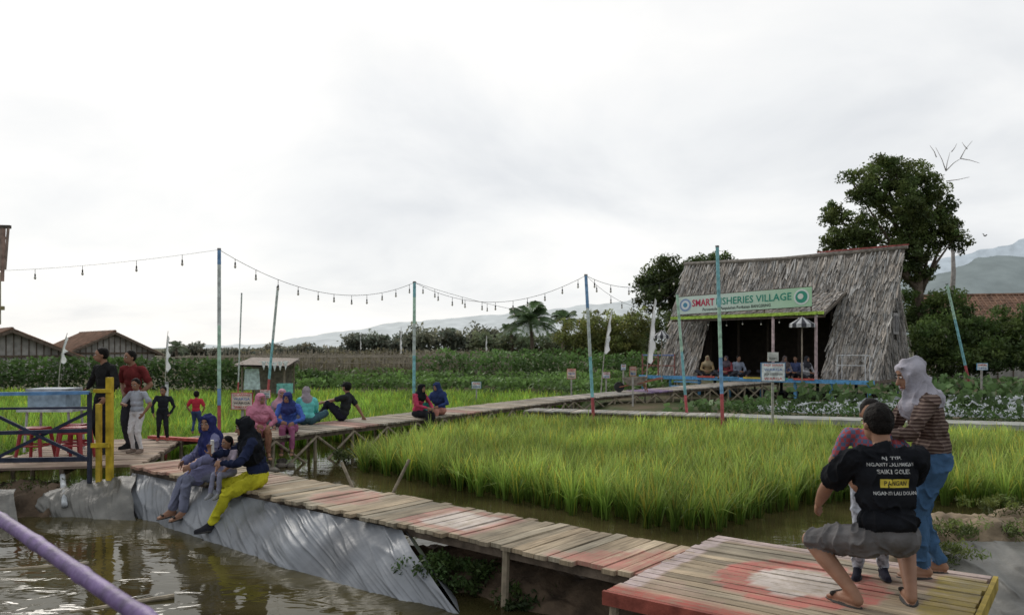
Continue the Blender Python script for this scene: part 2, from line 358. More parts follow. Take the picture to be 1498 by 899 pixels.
# ------------------------------------------------------------------ banks and tarps
def sheet(name,top,bot,m,nu=90,nv=14,amp=.03,fold=7,seed=0,sagv=.05,pleat=.02,parent=None,crease=0):
    b=MB(); vs=[]
    def ip(path,u):
        q=u*(len(path)-1); i=min(int(q),len(path)-2); f=q-i; return V(path[i]).lerp(V(path[i+1]),f)
    dirv=V((-.45,-.6,.35)).normalized()
    for j in range(nv+1):
        v=j/nv
        for i in range(nu+1):
            u=i/nu; p=ip(top,u).lerp(ip(bot,u),v)
            n=noise.fractal(V((p.x*1.6+seed,p.y*1.6,p.z*2+v)),1,2,3)
            # irregular radiating wrinkles: ridged noise stretched down the slope, drifting sideways
            un=u*fold+1.6*v*noise.noise(V((u*5,seed,2)))
            rg=(1-abs(noise.noise(V((un*.9,v*.55+seed,seed)))*2.2)); rg=max(0,rg)**3
            rg2=(1-abs(noise.noise(V((un*2.1+7,v*1.1,seed+4)))*2.2)); rg2=max(0,rg2)**3
            pa=pleat*max(0,.45+1.2*noise.noise(V((u*5,v*.8,seed+3))))
            cr=max(0,1-abs(noise.noise(V((p.x*2.4+p.z*5,p.y*2.4-p.z*3,seed+20))))*2)**6*crease
            bul=math.sin(v*math.pi)*sagv*(1+.7*noise.noise(V((u*7,seed,5))))
            vs.append(p+dirv*(n*amp+(rg+.5*rg2-.4)*pa*2+bul+cr))
    fs=[(j*(nu+1)+i,j*(nu+1)+i+1,(j+1)*(nu+1)+i+1,(j+1)*(nu+1)+i) for j in range(nv) for i in range(nu)]
    b.add(vs,fs); return b.obj(name,m,parent,smooth=True)
sheet('tarpaulin_liner',[(-1.02,7.28,-.09),(-2.7,8.69,-.1),(-4.0,9.77,-.1),(-5.2,10.78,-.12)],[(-.36,6.28,-.60),(-1.6,7.15,-.60),(-3.6,8.9,-.62),(-5.0,10.15,-.62)],M_tarp,320,26,.05,22,1,.06,.013,crease=.02)
sheet('tarpaulin_liner',[(-1.0,7.3,-.09),(-.95,7.36,-.15)],[(-.36,6.28,-.60),(-.30,6.5,-.7)],M_tarp,20,12,.02,3,1,.0,.01)
sheet('tarpaulin_liner',[(-5.0,10.6,-.12),(-5.7,10.5,-.18),(-6.1,10.35,-.3)],[(-4.6,9.75,-.60),(-5.4,9.9,-.62),(-6.0,10.0,-.62)],M_tarpd,120,24,.08,9,4,.10,.03,crease=.05)
sheet('tarpaulin_liner',[(-6.35,10.1,-.22),(-7.6,9.9,-.15),(-9.5,9.6,-.15)],[(-5.95,9.5,-.6),(-7.3,9.0,-.6),(-9.5,8.8,-.6)],M_tarpd,120,20,.05,16,8,.08,.03,crease=.03)
sheet('tarpaulin_liner',[(3.75,7.3,-.22),(4.7,7.1,-.15),(6.5,7.0,-.2)],[(3.55,5.9,-.62),(4.6,5.5,-.62),(6.2,5.2,-.62)],M_tarpd,90,24,.08,9,12,.06,.03,crease=.05)
def mound(name,c,r,h,m,seed=0,rot=0):
    b=MB(); n=60;vs=[]
    for j in range(n+1):
        for i in range(n+1):
            u=i/n*2-1;v=j/n*2-1; rr=math.sqrt(u*u+v*v)
            x=u*r[0];y=v*r[1]; X=c[0]+x*math.cos(rot)-y*math.sin(rot);Y=c[1]+x*math.sin(rot)+y*math.cos(rot)
            z=c[2]+h*max(0,1-rr**2.4)+(.10*noise.fractal(V((X*3,Y*3,seed)),.8,2,7) if rr<1 else 0)-(.25 if rr>=1 else 0)
            vs.append((X,Y,z))
    fs=[(j*(n+1)+i,j*(n+1)+i+1,(j+1)*(n+1)+i+1,(j+1)*(n+1)+i) for j in range(n) for i in range(n)]
    b.add(vs,fs); return b.obj(name,m,smooth=True)
mound('earth_bank',(.0,7.1,-.8),(2.2,.6,0),.5,M_soil,1,-.695)
mound('earth_bank',(-3.2,9.7,-.8),(2.8,.75,0),.55,M_soil,2,-.695)
mound('earth_bank',(-6.4,10.6,-.85),(1.5,.9,0),.62,M_soil,3,.1)
mound('sandy_bank',(4.5,7.7,-.75),(1.4,1.0,0),.68,M_sand,4,.0)
mound('sandy_bank',(6.5,8.3,-.75),(2.5,1.0,0),.68,M_sand,5,-.1)
b=MB()
for i in range(14):
    b.ball((-4.45+random.uniform(-.3,.5),13.6+random.uniform(-.3,.9),-.52+random.uniform(-.05,.08)),(random.uniform(.06,.13),random.uniform(.06,.12),random.uniform(.04,.08)),0,n=7,m=5)
b.obj('rock_pile',M_stone)
# ------------------------------------------------------------------ rice
def rice(name,P,nb,Lm,wm,zb,dens_col=(.15,.255,.04),tipcol=(.34,.43,.095),spread=.05):
    n=len(P)*nb
    base=np.repeat(P,nb,0); pr=np.repeat(rng.random(len(P)),nb)
    hn=np.array([noise.noise(V((p[0]*.5,p[1]*.5,0)))+.6*noise.noise(V((p[0]*1.4,p[1]*1.4,5))) for p in P]); hn=np.repeat(hn,nb)
    az=rng.random(n)*2*np.pi; L=Lm*(.64+.46*rng.random(n))*(1+.12*hn+.20*(pr-.5)); lean=np.abs(rng.normal(0,.24,n))+.05
    droop=np.where(rng.random(n)<.3,.55,.14)*rng.random(n)
    wd=wm*(.6+.8*rng.random(n)); dirx=np.cos(az);diry=np.sin(az)
    fa=az+np.pi/2+rng.normal(0,.6,n); wx=np.cos(fa);wy=np.sin(fa)
    bx=base[:,0]+rng.normal(0,spread,n)*.4; by=base[:,1]+rng.normal(0,spread,n)*.4
    T=np.array([0,.4,.75,1.0]); W=np.array([.8,1,.7,.08])
    vs=np.zeros((n,8,3)); cs=np.zeros((n,8,3))
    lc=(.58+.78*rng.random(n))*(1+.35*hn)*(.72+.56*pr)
    yel=(rng.random(n)<.13)
    for i,(t,wf) in enumerate(zip(T,W)):
        o=lean*L*t**1.7+droop*L*t**3*.7; z=L*(t-.12*lean*t*t)-droop*L*t**3*.9
        cx=bx+dirx*o; cy=by+diry*o
        for s,j in ((-1,0),(1,1)):
            vs[:,2*i+j,0]=cx+s*wx*wd*wf*.5; vs[:,2*i+j,1]=cy+s*wy*wd*wf*.5; vs[:,2*i+j,2]=zb+z
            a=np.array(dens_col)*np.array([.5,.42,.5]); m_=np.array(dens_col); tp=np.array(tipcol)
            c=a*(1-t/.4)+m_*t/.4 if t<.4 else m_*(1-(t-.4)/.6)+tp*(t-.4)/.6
            cs[:,2*i+j]=c[None]*lc[:,None]
    cs[yel]*=np.array([1.7,1.12,.9])
    o=(np.arange(n)*8)[:,None,None]
    F=np.array([[0,1,3,2],[2,3,5,4],[4,5,7,6]])[None]+o
    return npmesh(name,vs.reshape(-1,3),F.reshape(-1,4),np.clip(cs.reshape(-1,3),0,1),M_rice)
def grid(poly,sp,rot=.35):
    a=np.array(poly); lo=a.min(0)-3;hi=a.max(0)+3; c=(lo+hi)/2; R=np.linalg.norm(hi-lo)/2
    g=np.arange(-R,R,sp); X,Y=np.meshgrid(g,g); P=np.stack([X.ravel(),Y.ravel()],1); P+=rng.normal(0,sp*.14,P.shape)
    co,si=math.cos(rot),math.sin(rot); P=P@np.array([[co,si],[-si,co]])+c
    return P[inpoly(P,poly)]
polyA=[(-2.85,13.9),(-.4,11.3),(1.75,9.05),(2.4,9.15),(3.2,10.0),(4.4,10.9),(6.5,10.5),(7.6,10.1),(12,10.2),(12,16.2),(.6,20.2),(-1.1,19.2)]
PA=grid(polyA,.24)
near=PA[(PA[:,1]<15.5)&(PA[:,0]<9)]; farr=PA[~((PA[:,1]<15.5)&(PA[:,0]<9))]
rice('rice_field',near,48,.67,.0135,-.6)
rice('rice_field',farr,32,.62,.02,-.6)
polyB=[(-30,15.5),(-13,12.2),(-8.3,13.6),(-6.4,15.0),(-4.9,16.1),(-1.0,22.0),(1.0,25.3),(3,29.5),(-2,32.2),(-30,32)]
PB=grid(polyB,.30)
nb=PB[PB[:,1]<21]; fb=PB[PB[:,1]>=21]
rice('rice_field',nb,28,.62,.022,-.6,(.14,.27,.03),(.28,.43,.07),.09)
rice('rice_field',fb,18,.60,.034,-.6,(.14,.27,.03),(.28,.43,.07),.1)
C,K=clumps([((-.55,6.95,-.42),(.45,.25,.16)),((.1,6.6,-.5),(.3,.2,.1)),((-.75,6.95,-.38),(.25,.2,.15))],130,50,.09,(.065,.12,.035),.8); leafmesh('weeds',C,.05,K,aspect=.4)
C,K=clumps([((4.0,7.4,-.08),(.5,.3,.07)),((3.9,6.9,-.2),(.2,.2,.08)),((5.2,8.1,-.03),(.6,.3,.06)),((4.9,7.2,-.05),(.5,.3,.06))],90,60,.1,(.12,.17,.045),.6); leafmesh('weeds',C,.05,K,aspect=.22)
C,K=clumps([((-3.0,14.9,-.4),(.4,.5,.12)),((-6.3,10.5,-.25),(.8,.3,.07))],50,45,.1,(.08,.12,.035),.8); leafmesh('weeds',C,.06,K,aspect=.3)
# ------------------------------------------------------------------ crops, hedges
def rowleaf(name,rows,dens,size,col,aspect=.5,upbias=.2):
    C=[];K=[]
    for (x0,y0,x1,y1,w_,z0,z1) in rows:
        Lr=math.hypot(x1-x0,y1-y0); n=int(Lr*w_*(z1-z0+.3)*dens); t=rng.random(n)
        nl=max(4,int(Lr/.6)); prof=rng.random(nl+1)*.35+.75; pz_=np.interp(t,np.linspace(0,1,nl+1),prof)
        br=np.interp(t*nl*1.0,np.arange(nl+1),rng.random(nl+1))
        h=rng.random(n)**.7
        c=np.stack([x0+(x1-x0)*t+rng.normal(0,w_*.3,n),y0+(y1-y0)*t+rng.normal(0,w_*.3,n),z0+(z1-z0)*h*pz_],1); C.append(c)
        K.append(np.array(col)*((.5+.7*br)*(.55+.6*h)*(.7+.6*rng.random(n)))[:,None])
    return leafmesh(name,np.concatenate(C),size,np.concatenate(K),aspect=aspect,upbias=upbias)
rowleaf('hedge',[(-30,34,-10.5,33,1.6,-.2,1.15),(-12,35.5,-8,35,1.2,-.2,.7)],130,.22,(.08,.14,.04))
rowleaf('hedge',[(-11,33,3,33.5,1.5,-.2,.35),(-11,35,4,35.5,1.5,-.2,.5)],110,.2,(.14,.24,.065))
rowleaf('bean_trellis',[(-4.5,38,7.5,37,.8,-.1,1.35),(-3,41,7.5,40,.8,-.1,1.45),(-4,44,7,43.5,.8,0,1.5)],150,.2,(.12,.215,.06))
rowleaf('vegetable_bed',[(1.8,29.5,6,30.2,1.6,-.2,.3),(-1,31.5,6,32.5,1.6,-.2,.35),(1.6,26.5,4.2,28.4,1.2,-.3,.1),(2.5,34.2,7,34.8,1.4,-.2,.6)],120,.2,(.15,.25,.07))
rowleaf('low_hedge',[(5.2,20.3,21,14.6,.8,-.25,.22),(6,21.4,21,16,.7,-.25,.28)],330,.10,(.065,.12,.033))
rowleaf('vegetable_bed',[(7.5,23.0,22,18.2,.5,-.1,.42),(9,25.2,24,20.2,.5,-.1,.5),(12.5,26,26,22.5,.6,-.1,.55),(13.5,29,27,26,.8,-.1,.6),(4.5,21.6,8,23.5,.8,-.3,.1)],75,.24,(.12,.20,.07),.75)
for i,(a,bb) in enumerate([((7,22.2),(22,17.2)),((8.2,24.2),(23,19.2)),((10.5,25.6),(25,21.6)),((13.2,27.6),(27,24.4))]):
    d=V((bb[0]-a[0],bb[1]-a[1],0)).normalized(); nrm=V((-d.y,d.x,0)); t0=V((*a,.12)); t1=V((*bb,.12))
    sheet('plastic_mulch',[t0+nrm*.5-V((0,0,.2)),t1+nrm*.5-V((0,0,.2))],[t0-nrm*.45-V((0,0,.32)),t1-nrm*.45-V((0,0,.32))],mat('mulch_film',(.33,.35,.36),.4,4,.3,.4,8,spec=.5),120,10,.04,20,20+i,.24,.02)
b=MB()
for y in (40,42.5,45,48,52,56):
    for i in range(150):
        x=-18+i*.105*1.15+random.uniform(-.04,.04); h=random.uniform(1.1,1.55)
        b.tube([(x,y,-.2),(x+random.uniform(-.12,.12),y+random.uniform(-.3,.3),h-.25+(y-40)*.015)],.022,4)
    for z in (.3,.8,1.1): b.tube([(-18.2,y,z),(0,y,z)],.02,4)
b.obj('bamboo_stake_rows',mat('dry_bamboo_stakes',(.27,.235,.18),.9,2,.4,0))
rowleaf('dry_crop',[(-18,41,-1,40.8,1.5,-.2,.9),(-18,46,-1,46,1.5,-.2,1.0),(-18,54,-1,54,1.5,0,1.5)],45,.25,(.20,.18,.105))
rowleaf('hedge',[(-16,37.5,-3,36.5,1.2,-.2,.65)],110,.2,(.11,.17,.05))
# ------------------------------------------------------------------ trees
def tree(name,base,h0,lobes,ncl,per,rcl,size,col,trunk_r=.22,shell=.45):
    e=empty(name); b=MB(); bz=V(base); top=bz+V((0,0,h0))
    b.tube([bz,bz.lerp(top,.3)+V((.08,0,0)),bz.lerp(top,.6),top],[trunk_r*1.4,trunk_r,trunk_r*.85,trunk_r*.6],9)
    for c,r in lobes:
        s=bz.lerp(top,random.uniform(.55,1)); m=s.lerp(V(c),.5)+V((0,0,.2)); b.tube([s,m,V(c)],[trunk_r*.5,trunk_r*.3,trunk_r*.1],6)
        for q in range(4):
            u=V((random.gauss(0,1),random.gauss(0,1),random.gauss(0,1))).normalized(); b.tube([m,V(c),V(c)+V((u.x*r[0],u.y*r[1],u.z*r[2]))*.8],[trunk_r*.2,trunk_r*.12,.01],5)
    b.obj('trunk',M_bark,e,smooth=True)
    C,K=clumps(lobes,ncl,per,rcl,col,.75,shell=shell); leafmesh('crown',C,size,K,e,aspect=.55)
    return e
def lobe(x,y,r,D,dy=0,rz=None): 
    m=D*k; return ((px(x,D),D+dy,pz(y,D)),(r*m,r*m,(rz or r)*m))
D=40
big=[lobe(1290,258,32,D),lobe(1345,262,34,D,.5),lobe(1250,282,28,D,-.4),lobe(1378,292,26,D,.3),lobe(1228,312,22,D,.6),lobe(1310,305,44,D,-.5),lobe(1362,330,38,D,.2),lobe(1255,342,32,D,-.2),lobe(1222,352,22,D,.2),lobe(1322,362,40,D),lobe(1388,350,22,D,-.5),lobe(1345,395,28,D,.3),lobe(1290,385,26,D,-.4),lobe(1308,240,18,D),lobe(1396,322,12,D),lobe(1240,258,12,D)]
tree('broadleaf_tree',(px(1345,D),D,-.2),7.0,big,540,95,.38,.15,(.12,.18,.055),.24,.3)
D=44
tree('broadleaf_tree',(px(1010,D),D,-.2),5.0,[lobe(975,405,34,D),lobe(1030,392,34,D,.4,22),lobe(1062,390,20,D),lobe(950,430,26,D,-.4),lobe(1000,425,40,D),lobe(945,412,16,D),lobe(1060,425,30,D)],300,85,.42,.16,(.085,.13,.045),.22,.3)
b=MB(); D=46
for (ax,ay,bx_,by_) in [(1392,300,1384,250),(1384,250,1370,215),(1384,250,1405,232),(1405,232,1425,205),(1405,232,1430,240),(1384,265,1410,262),(1370,230,1362,212),(1384,250,1392,222),(1392,222,1400,210),(1415,218,1412,206)]:
    p=V((px(ax,D),D,pz(ay,D)));q=V((px(bx_,D),D+random.uniform(-.6,.6),pz(by_,D))); m=p.lerp(q,.5)+V((random.uniform(-.1,.1),0,random.uniform(-.1,.1)))
    b.tube([p,m,q],[.03,.02,.01],5)
b.tube([(px(1385,D),D,-.2),(px(1395,D),D,6),(px(1392,D),D,pz(300,D))],[.2,.13,.035],7)
b.obj('bare_tree',mat('pale_bark',(.34,.31,.29),.9),smooth=True)
def shrub(name,lobes,ncl,per,rcl,size,col):
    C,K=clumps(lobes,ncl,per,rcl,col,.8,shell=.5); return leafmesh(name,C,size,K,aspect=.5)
D=42
shrub('shrub',[lobe(840,488,30,D,0,26),lobe(880,478,34,D,.5,26),lobe(915,485,30,D,-.4,28),lobe(935,470,22,D,.3),lobe(860,505,34,D,0,20),lobe(905,508,40,D,0,22)],320,60,.35,.14,(.22,.27,.085))
D=47
shrub('shrub',[lobe(960,485,40,D,0,30),lobe(1000,470,40,D,0,30)],120,60,.4,.16,(.10,.155,.05))
D=38
shrub('shrub',[lobe(1350,450,34,D,2,34),lobe(1400,450,36,D,1,30),lobe(1380,490,50,D,0,34),lobe(1430,480,34,D,.8,28),lobe(1345,500,34,D,-1,34),lobe(1455,500,34,D,0,30),lobe(1490,485,40,D,.5,36),lobe(1420,520,50,D,-1,26),lobe(1500,520,50,D,-1,28),lobe(1370,530,40,D,-1,22),lobe(1560,470,60,D,0,50)],640,75,.4,.17,(.085,.145,.042))
def shrubline(name,x0,x1,ytop,ybot,D,n,rad,size,col,per=50):
    lb=[]
    for i in range(n):
        t=(i+.5)/n; x=x0+(x1-x0)*t; y=ytop+random.uniform(-4,6); hh=(ybot-y)/2
        lb.append(lobe(x,y+hh,(x1-x0)/n*.75*random.uniform(.8,1.3),D,random.uniform(-2,2),hh))
    shrub(name,lb,n*12,per,rad,size,col)
shrubline('distant_tree_line',600,740,484,512,95,9,1.1,.5,(.17,.205,.155))  # haze painted into the leaf colours: paler for the farther tree lines
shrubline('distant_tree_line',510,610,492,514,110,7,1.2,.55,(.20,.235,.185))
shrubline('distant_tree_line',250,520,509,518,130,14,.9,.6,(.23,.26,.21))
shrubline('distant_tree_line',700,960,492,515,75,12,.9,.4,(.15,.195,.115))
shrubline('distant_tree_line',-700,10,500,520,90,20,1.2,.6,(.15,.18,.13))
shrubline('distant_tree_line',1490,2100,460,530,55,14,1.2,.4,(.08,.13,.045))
def palm(name,x,ycrown,D,R,lean=0,nf=20,col=(.10,.16,.07)):
    e=empty(name); b=MB(); c=V((px(x,D),D,pz(ycrown,D))); base=V((c.x+lean,D,-.2))
    b.tube([base,base.lerp(c,.5)+V((-lean*.15,0,0)),c],[.2,.15,.12],7); b.obj('trunk',M_bark,e,True)
    vs=[];cols=[]
    for i in range(nf):
        az=2*math.pi*i/nf+random.uniform(-.2,.2); el=random.uniform(-.1,1.4); L_=R*random.uniform(.85,1.15)
        pts=[]
        for j in range(9):
            t=j/8; r=L_*t*math.cos(el)*(1-.12*t); z=L_*(math.sin(el)*t-.55*t*t)
            pts.append(c+V((math.cos(az)*r,math.sin(az)*r,z)))
        sd=V((-math.sin(az),math.cos(az),0)); kk=random.uniform(.6,1.3)
        for j in range(24):
            t=.1+.9*j/24; q=t*8; i0=min(int(q),7); p=pts[i0].lerp(pts[i0+1],q-i0); fd=(pts[i0+1]-pts[i0]).normalized()
            ll=R*.26*math.sin(math.pi*min(1,t*.85+.15))+.05
            for s in (-1,1):
                tip=p+(sd*s*.75+fd*.5+V((0,0,-.45))).normalized()*ll; wv=fd*.028*R/2
                vs+= [p-wv,p+wv,tip+wv*.2,tip-wv*.2]; cols+=[tuple(cc*kk for cc in col)]*4
        for j in range(8):
            a=pts[j];b_=pts[j+1]; vs+=[a-V((0,0,.03)),b_-V((0,0,.03)),b_+V((0,0,.03)),a+V((0,0,.03))]; cols+=[(.14,.16,.06)]*4
    vs=np.array([tuple(v) for v in vs]); npmesh('fronds',vs,np.arange(len(vs)).reshape(-1,4),np.array(cols),M_leaf,e)
palm('coconut_palm',776,470,60,3.2,.4,30); palm('coconut_palm',826,468,66,2.2,-.3,20); palm('coconut_palm',748,484,75,2.0,.2,18)
palm('coconut_palm',258,508,80,1.6,0,14,(.15,.19,.12)); palm('coconut_palm',660,492,100,2.6,0,16,(.15,.19,.13)); palm('coconut_palm',560,500,110,2.6,0,16,(.18,.22,.16))  # farthest palms: paler frond colour with distance haze painted in
# ------------------------------------------------------------------ HUT
hut=empty('thatched_hut')
O=V((7.5,33.4,0)); r_=V((.766,-.643,0)); n_=V((-.643,-.766,0))
def HP(s,d,z): 
    p=O+r_*s+n_*d; return V((p.x,p.y,z))
ZR=5.12; HW=2.35; ZF=.5
def strips(fn,S0,S1,T0,T1,ok,rows,spac,length,lift,width=.07,col=(.42,.39,.355),seed=1):
    vs=[];cs=[]
    for j in range(rows):
        t=T0+(T1-T0)*(j/(rows))
        ns=int((S1-S0)/spac)
        for i in range(ns):
            s=S0+(S1-S0)*(i+random.random())/ns; tt=t+random.uniform(-.3,.3)*(T1-T0)/rows
            t2=min(tt+length*random.uniform(.8,1.35),T1+.02)
            if tt<T0 or not ok(s,tt) or not ok(s,min(t2,T1)): 
                if not (tt>=T0 and ok(s,tt) and ok(s,tt+ (t2-tt)*.5)): continue
                t2=tt+(t2-tt)*.5
            p,nn=fn(s,tt); q,_=fn(s+random.uniform(-.09,.09),t2); sd=(fn(s+.1,tt)[0]-fn(s,tt)[0]).normalized()*width*random.uniform(.4,1)*.5
            a=nn*(.01+random.random()*.02); l=nn*(lift*random.uniform(.4,1.5))
            vs+= [p-sd+a,p+sd+a,q+sd*.6+l,q-sd*.6+l]
            kk=random.uniform(.4,1.3)*(1+.4*noise.noise(V((s*1.3,t*5,seed)))); wm=random.uniform(-.05,.08)
            cs+=[tuple(min(1,max(0,c*kk*(1+wm*(1-ii)))) for ii,c in enumerate(col))]*4
    return vs,cs
def front(s,t): 
    nn=(n_*(ZR-.4)+V((0,0,HW))).normalized(); sag=-.08*math.sin(math.pi*min(1,max(0,s/8)))*(1-t)
    return HP(s+(.30*(1-t) if s>4 else 0)*(s-4)/4,HW*t,ZR-(ZR-.42)*t+sag),nn
def rear(s,t):
    nn=(-n_*(ZR-.4)+V((0,0,HW))).normalized(); return HP(s,-HW*t,ZR-(ZR-.42)*t),nn
def okf(s,t): return not (1.55<s<6.35 and t>.40)
allv=[];allc=[]
for fn,ok in ((front,okf),(rear,lambda s,t:True)):
    v_,c_=strips(fn,-.15,8.2,0,1,ok,28 if fn is front else 12,.045 if fn is front else .1,.10,.10)
    allv+=v_;allc+=c_
def gab(s,t): return HP(8.12,s,ZR-(ZR-.42)*t),r_.copy()
v_,c_=strips(gab,-HW,HW,0,1,lambda s,t:abs(s)<HW*t+.05 and not(abs(s-.2)<.35 and .48<t<.66),26,.06,.10,.08,col=(.33,.305,.28)); allv+=v_;allc+=c_
def gabl(s,t): return HP(.0,s,ZR-(ZR-.42)*t),-r_
v_,c_=strips(gabl,-HW,HW,0,1,lambda s,t:abs(s)<HW*t,14,.1,.14,.06); allv+=v_;allc+=c_
def porch(s,t): return HP(s,.75+2.4*t,3.62-.85*t),(n_*.35+V((0,0,.9))).normalized()
v_,c_=strips(porch,1.0,6.65,0,1,lambda s,t:True,14,.05,.16,.05); allv+=v_;allc+=c_
a=np.array([tuple(v) for v in allv]); npmesh('thatch_roof',a,np.arange(len(a)).reshape(-1,4),np.array(allc),M_thatch,hut)
b=MB()
def fq(fn,s0,s1,t0,t1,mi=0,off=-.03,col=(.16,.14,.12)):
    P=[fn(s,t) for s,t in((s0,t0),(s1,t0),(s1,t1),(s0,t1))]; b.quad(*[p+nn*off for p,nn in P],mi,(*col,1))
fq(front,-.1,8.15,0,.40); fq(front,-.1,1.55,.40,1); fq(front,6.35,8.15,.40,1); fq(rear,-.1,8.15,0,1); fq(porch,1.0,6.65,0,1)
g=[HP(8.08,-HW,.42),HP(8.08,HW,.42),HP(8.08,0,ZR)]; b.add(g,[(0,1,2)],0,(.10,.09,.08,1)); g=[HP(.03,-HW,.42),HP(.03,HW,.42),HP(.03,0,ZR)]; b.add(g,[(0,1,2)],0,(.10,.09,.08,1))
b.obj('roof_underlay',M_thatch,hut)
b=MB()
b.tube([HP(-.2,0,ZR+.03),HP(4,0,ZR-.05),HP(8.55,0,ZR+.06)],.08,7,0,(.26,.23,.20)); b.beam(HP(5.4,.06,ZR+.09),HP(8.6,.06,ZR+.12),.03,.05,0,(.35,.10,.09))
b.obj('ridge',M_paint,hut)
b=MB(); RM=Matrix((r_,-n_,V((0,0,1)))).transposed()
b.box(HP(4.05,.5,ZF-.06),(8.4,6.0,.1),RM,0); b.obj('floor',M_oldwood,hut)
b=MB()
b.beam(HP(-.3,3.53,ZF-.04),HP(8.4,3.53,ZF-.04),.05,.13,0,(.12,.32,.55))
for i,c in enumerate([(.5,.1,.08),(.12,.3,.5),(.5,.4,.08),(.1,.35,.2),(.55,.12,.1)]): b.beam(HP(2.2+i*.9,3.57,ZF+.02),HP(2.9+i*.9,3.57,ZF+.02),.03,.06,0,c)
for s in np.linspace(-.2,8.2,8): b.tube([HP(s,3.4,-.3),HP(s,3.4,ZF-.1)],.06,7,0,(.12,.3,.5))
for s in np.linspace(-.2,8.2,7): b.tube([HP(s,0,-.3),HP(s,0,ZF-.1)],.06,7,0,(.10,.12,.15))
for s,c in ((1.3,(.35,.28,.28)),(2.9,(.25,.22,.24)),(4.9,(.55,.42,.42)),(6.4,(.5,.38,.38))): b.tube([HP(s,3.1,ZF),HP(s,3.1,2.72)],.055,8,0,c)
b.beam(HP(.9,3.2,2.72),HP(6.7,3.2,2.78),.04,.11,0,(.42,.60,.10)); b.beam(HP(.9,3.1,2.62),HP(6.7,3.1,2.66),.07,.07,0,(.12,.09,.07))
for s in (0.9,6.7): b.beam(HP(s,.7,3.6),HP(s,3.2,2.72),.06,.08,0,(.12,.10,.08))
for i in range(3): b.box(HP(1.9,3.75+i*.3,ZF-.18-i*.16),(1.0,.28,.04),RM,0,(.12,.28,.45))
b.obj('porch_frame',M_paint,hut)
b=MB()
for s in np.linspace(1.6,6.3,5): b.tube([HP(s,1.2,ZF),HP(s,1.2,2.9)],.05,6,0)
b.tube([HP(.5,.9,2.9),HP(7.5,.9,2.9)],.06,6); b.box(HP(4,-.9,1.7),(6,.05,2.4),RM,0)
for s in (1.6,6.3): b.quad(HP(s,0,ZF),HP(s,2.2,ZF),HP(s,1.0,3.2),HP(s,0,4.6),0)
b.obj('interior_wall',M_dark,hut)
b=MB(); b.box(HP(8.2,.2,2.45),(.05,.62,.75),RM,0,(.35,.33,.32)); b.box(HP(8.24,.2,2.45),(.03,.45,.55),RM,0,(.16,.15,.15)); b.obj('gable_window',M_paint,hut)
b=MB()
for s in (-.2,.5,1.2): b.tube([HP(s,3.45,ZF),HP(s,3.45,1.35)],.03,6,0,(.28,.12,.10))
b.tube([HP(-.2,3.45,1.3),HP(1.2,3.45,1.3)],.03,6,0,(.15,.2,.4)); b.tube([HP(-.2,3.45,.9),HP(1.2,3.45,.9)],.02,6,0,(.3,.12,.1)); b.tube([HP(-.2,3.45,.55),HP(.5,3.45,1.3)],.02,6,0,(.3,.12,.1))
b.obj('railing',M_paint,hut)
b=MB()
for s in (7.1,8.0):
    b.tube([HP(s,3.1,ZF),HP(s,3.1,1.35)],.016,6,0,(.6,.6,.6)); b.tube([HP(s,2.6,ZF),HP(s,2.6,1.35)],.016,6,0,(.6,.6,.6)); b.tube([HP(s,2.6,1.33),HP(s,3.1,1.33)],.016,6,0,(.6,.6,.6))
for z in (1.34,1.0): b.tube([HP(7.1,3.1,z),HP(8.0,3.1,z)],.016,6,0,(.6,.6,.6))
b.obj('white_rack',M_paint)
def textmesh(s,size,bold=.0,align='LEFT'):
    cu=bpy.data.curves.new('t','FONT'); cu.body=s; cu.size=size; cu.offset=bold*size; cu.align_x=align; cu.resolution_u=2
    o=bpy.data.objects.new('t',cu); COL.objects.link(o); dg=bpy.context.evaluated_depsgraph_get(); me=bpy.data.meshes.new_from_object(o.evaluated_get(dg))
    vs=[v.co.copy() for v in me.vertices]; fs=[tuple(p.vertices) for p in me.polygons]; bpy.data.objects.remove(o); bpy.data.meshes.remove(me)
    return vs,fs
def puttext(b,s,size,fn,u0,v0,col,bold=.02,width=None,mi=0,align='LEFT'):
    vs,fs=textmesh(s,size,bold,align)
    if width:
        w0=max(v.x for v in vs)-min(v.x for v in vs); q=width/w0
    else: q=1
    b.add([fn(u0+v.x*q,v0+v.y) for v in vs],fs,mi,(*col,1))
ban=empty('banner_sign'); b=MB()
def BP(u,v,off=0): return HP(1.2+u,3.22+off,2.86+.03*u+v)
def cc(t): 
    a=V((.66,.76,.68)).lerp(V((.36,.66,.36)),min(1,abs(t-.35)*1.2) if t>.35 else 0); return (*a,1)
for i in range(20):
    u=i*.255
    b.add([BP(u,0),BP(u+.255,0),BP(u+.255,.66),BP(u,.66)],[(0,1,2,3)],0); b.c[-4:]=[cc(i/20),cc((i+1)/20),cc((i+1)/20),cc(i/20)]
b.add([BP(0,0,-.03),BP(5.1,0,-.03),BP(5.1,.66,-.03),BP(0,.66,-.03)],[(3,2,1,0)],0,(.4,.4,.4,1))
b.obj('banner_cloth',mat('banner_vinyl',(1,1,1),.5,3,.05,.05,attr=True),ban)
b=MB(); f=lambda u,v:BP(u,v,.012)
puttext(b,'SMART',.36,f,.62,.27,(.55,.04,.10),.02,.90); puttext(b,'FISHERIES VILLAGE',.36,f,1.58,.27,(.02,.28,.20),.01,2.80)
puttext(b,'Percontohan Penyuluhan Perikanan BANGSRING',.15,f,1.05,.08,(.02,.03,.03),.01,2.6)
def disc(b,fn,cu,cv,r,col,off=0,n=20): b.add([fn(cu,cv)]+[fn(cu+r*math.cos(2*math.pi*i/n),cv+r*math.sin(2*math.pi*i/n)) for i in range(n)],[(0,1+i,1+(i+1)%n) for i in range(n)],0,(*col,1))
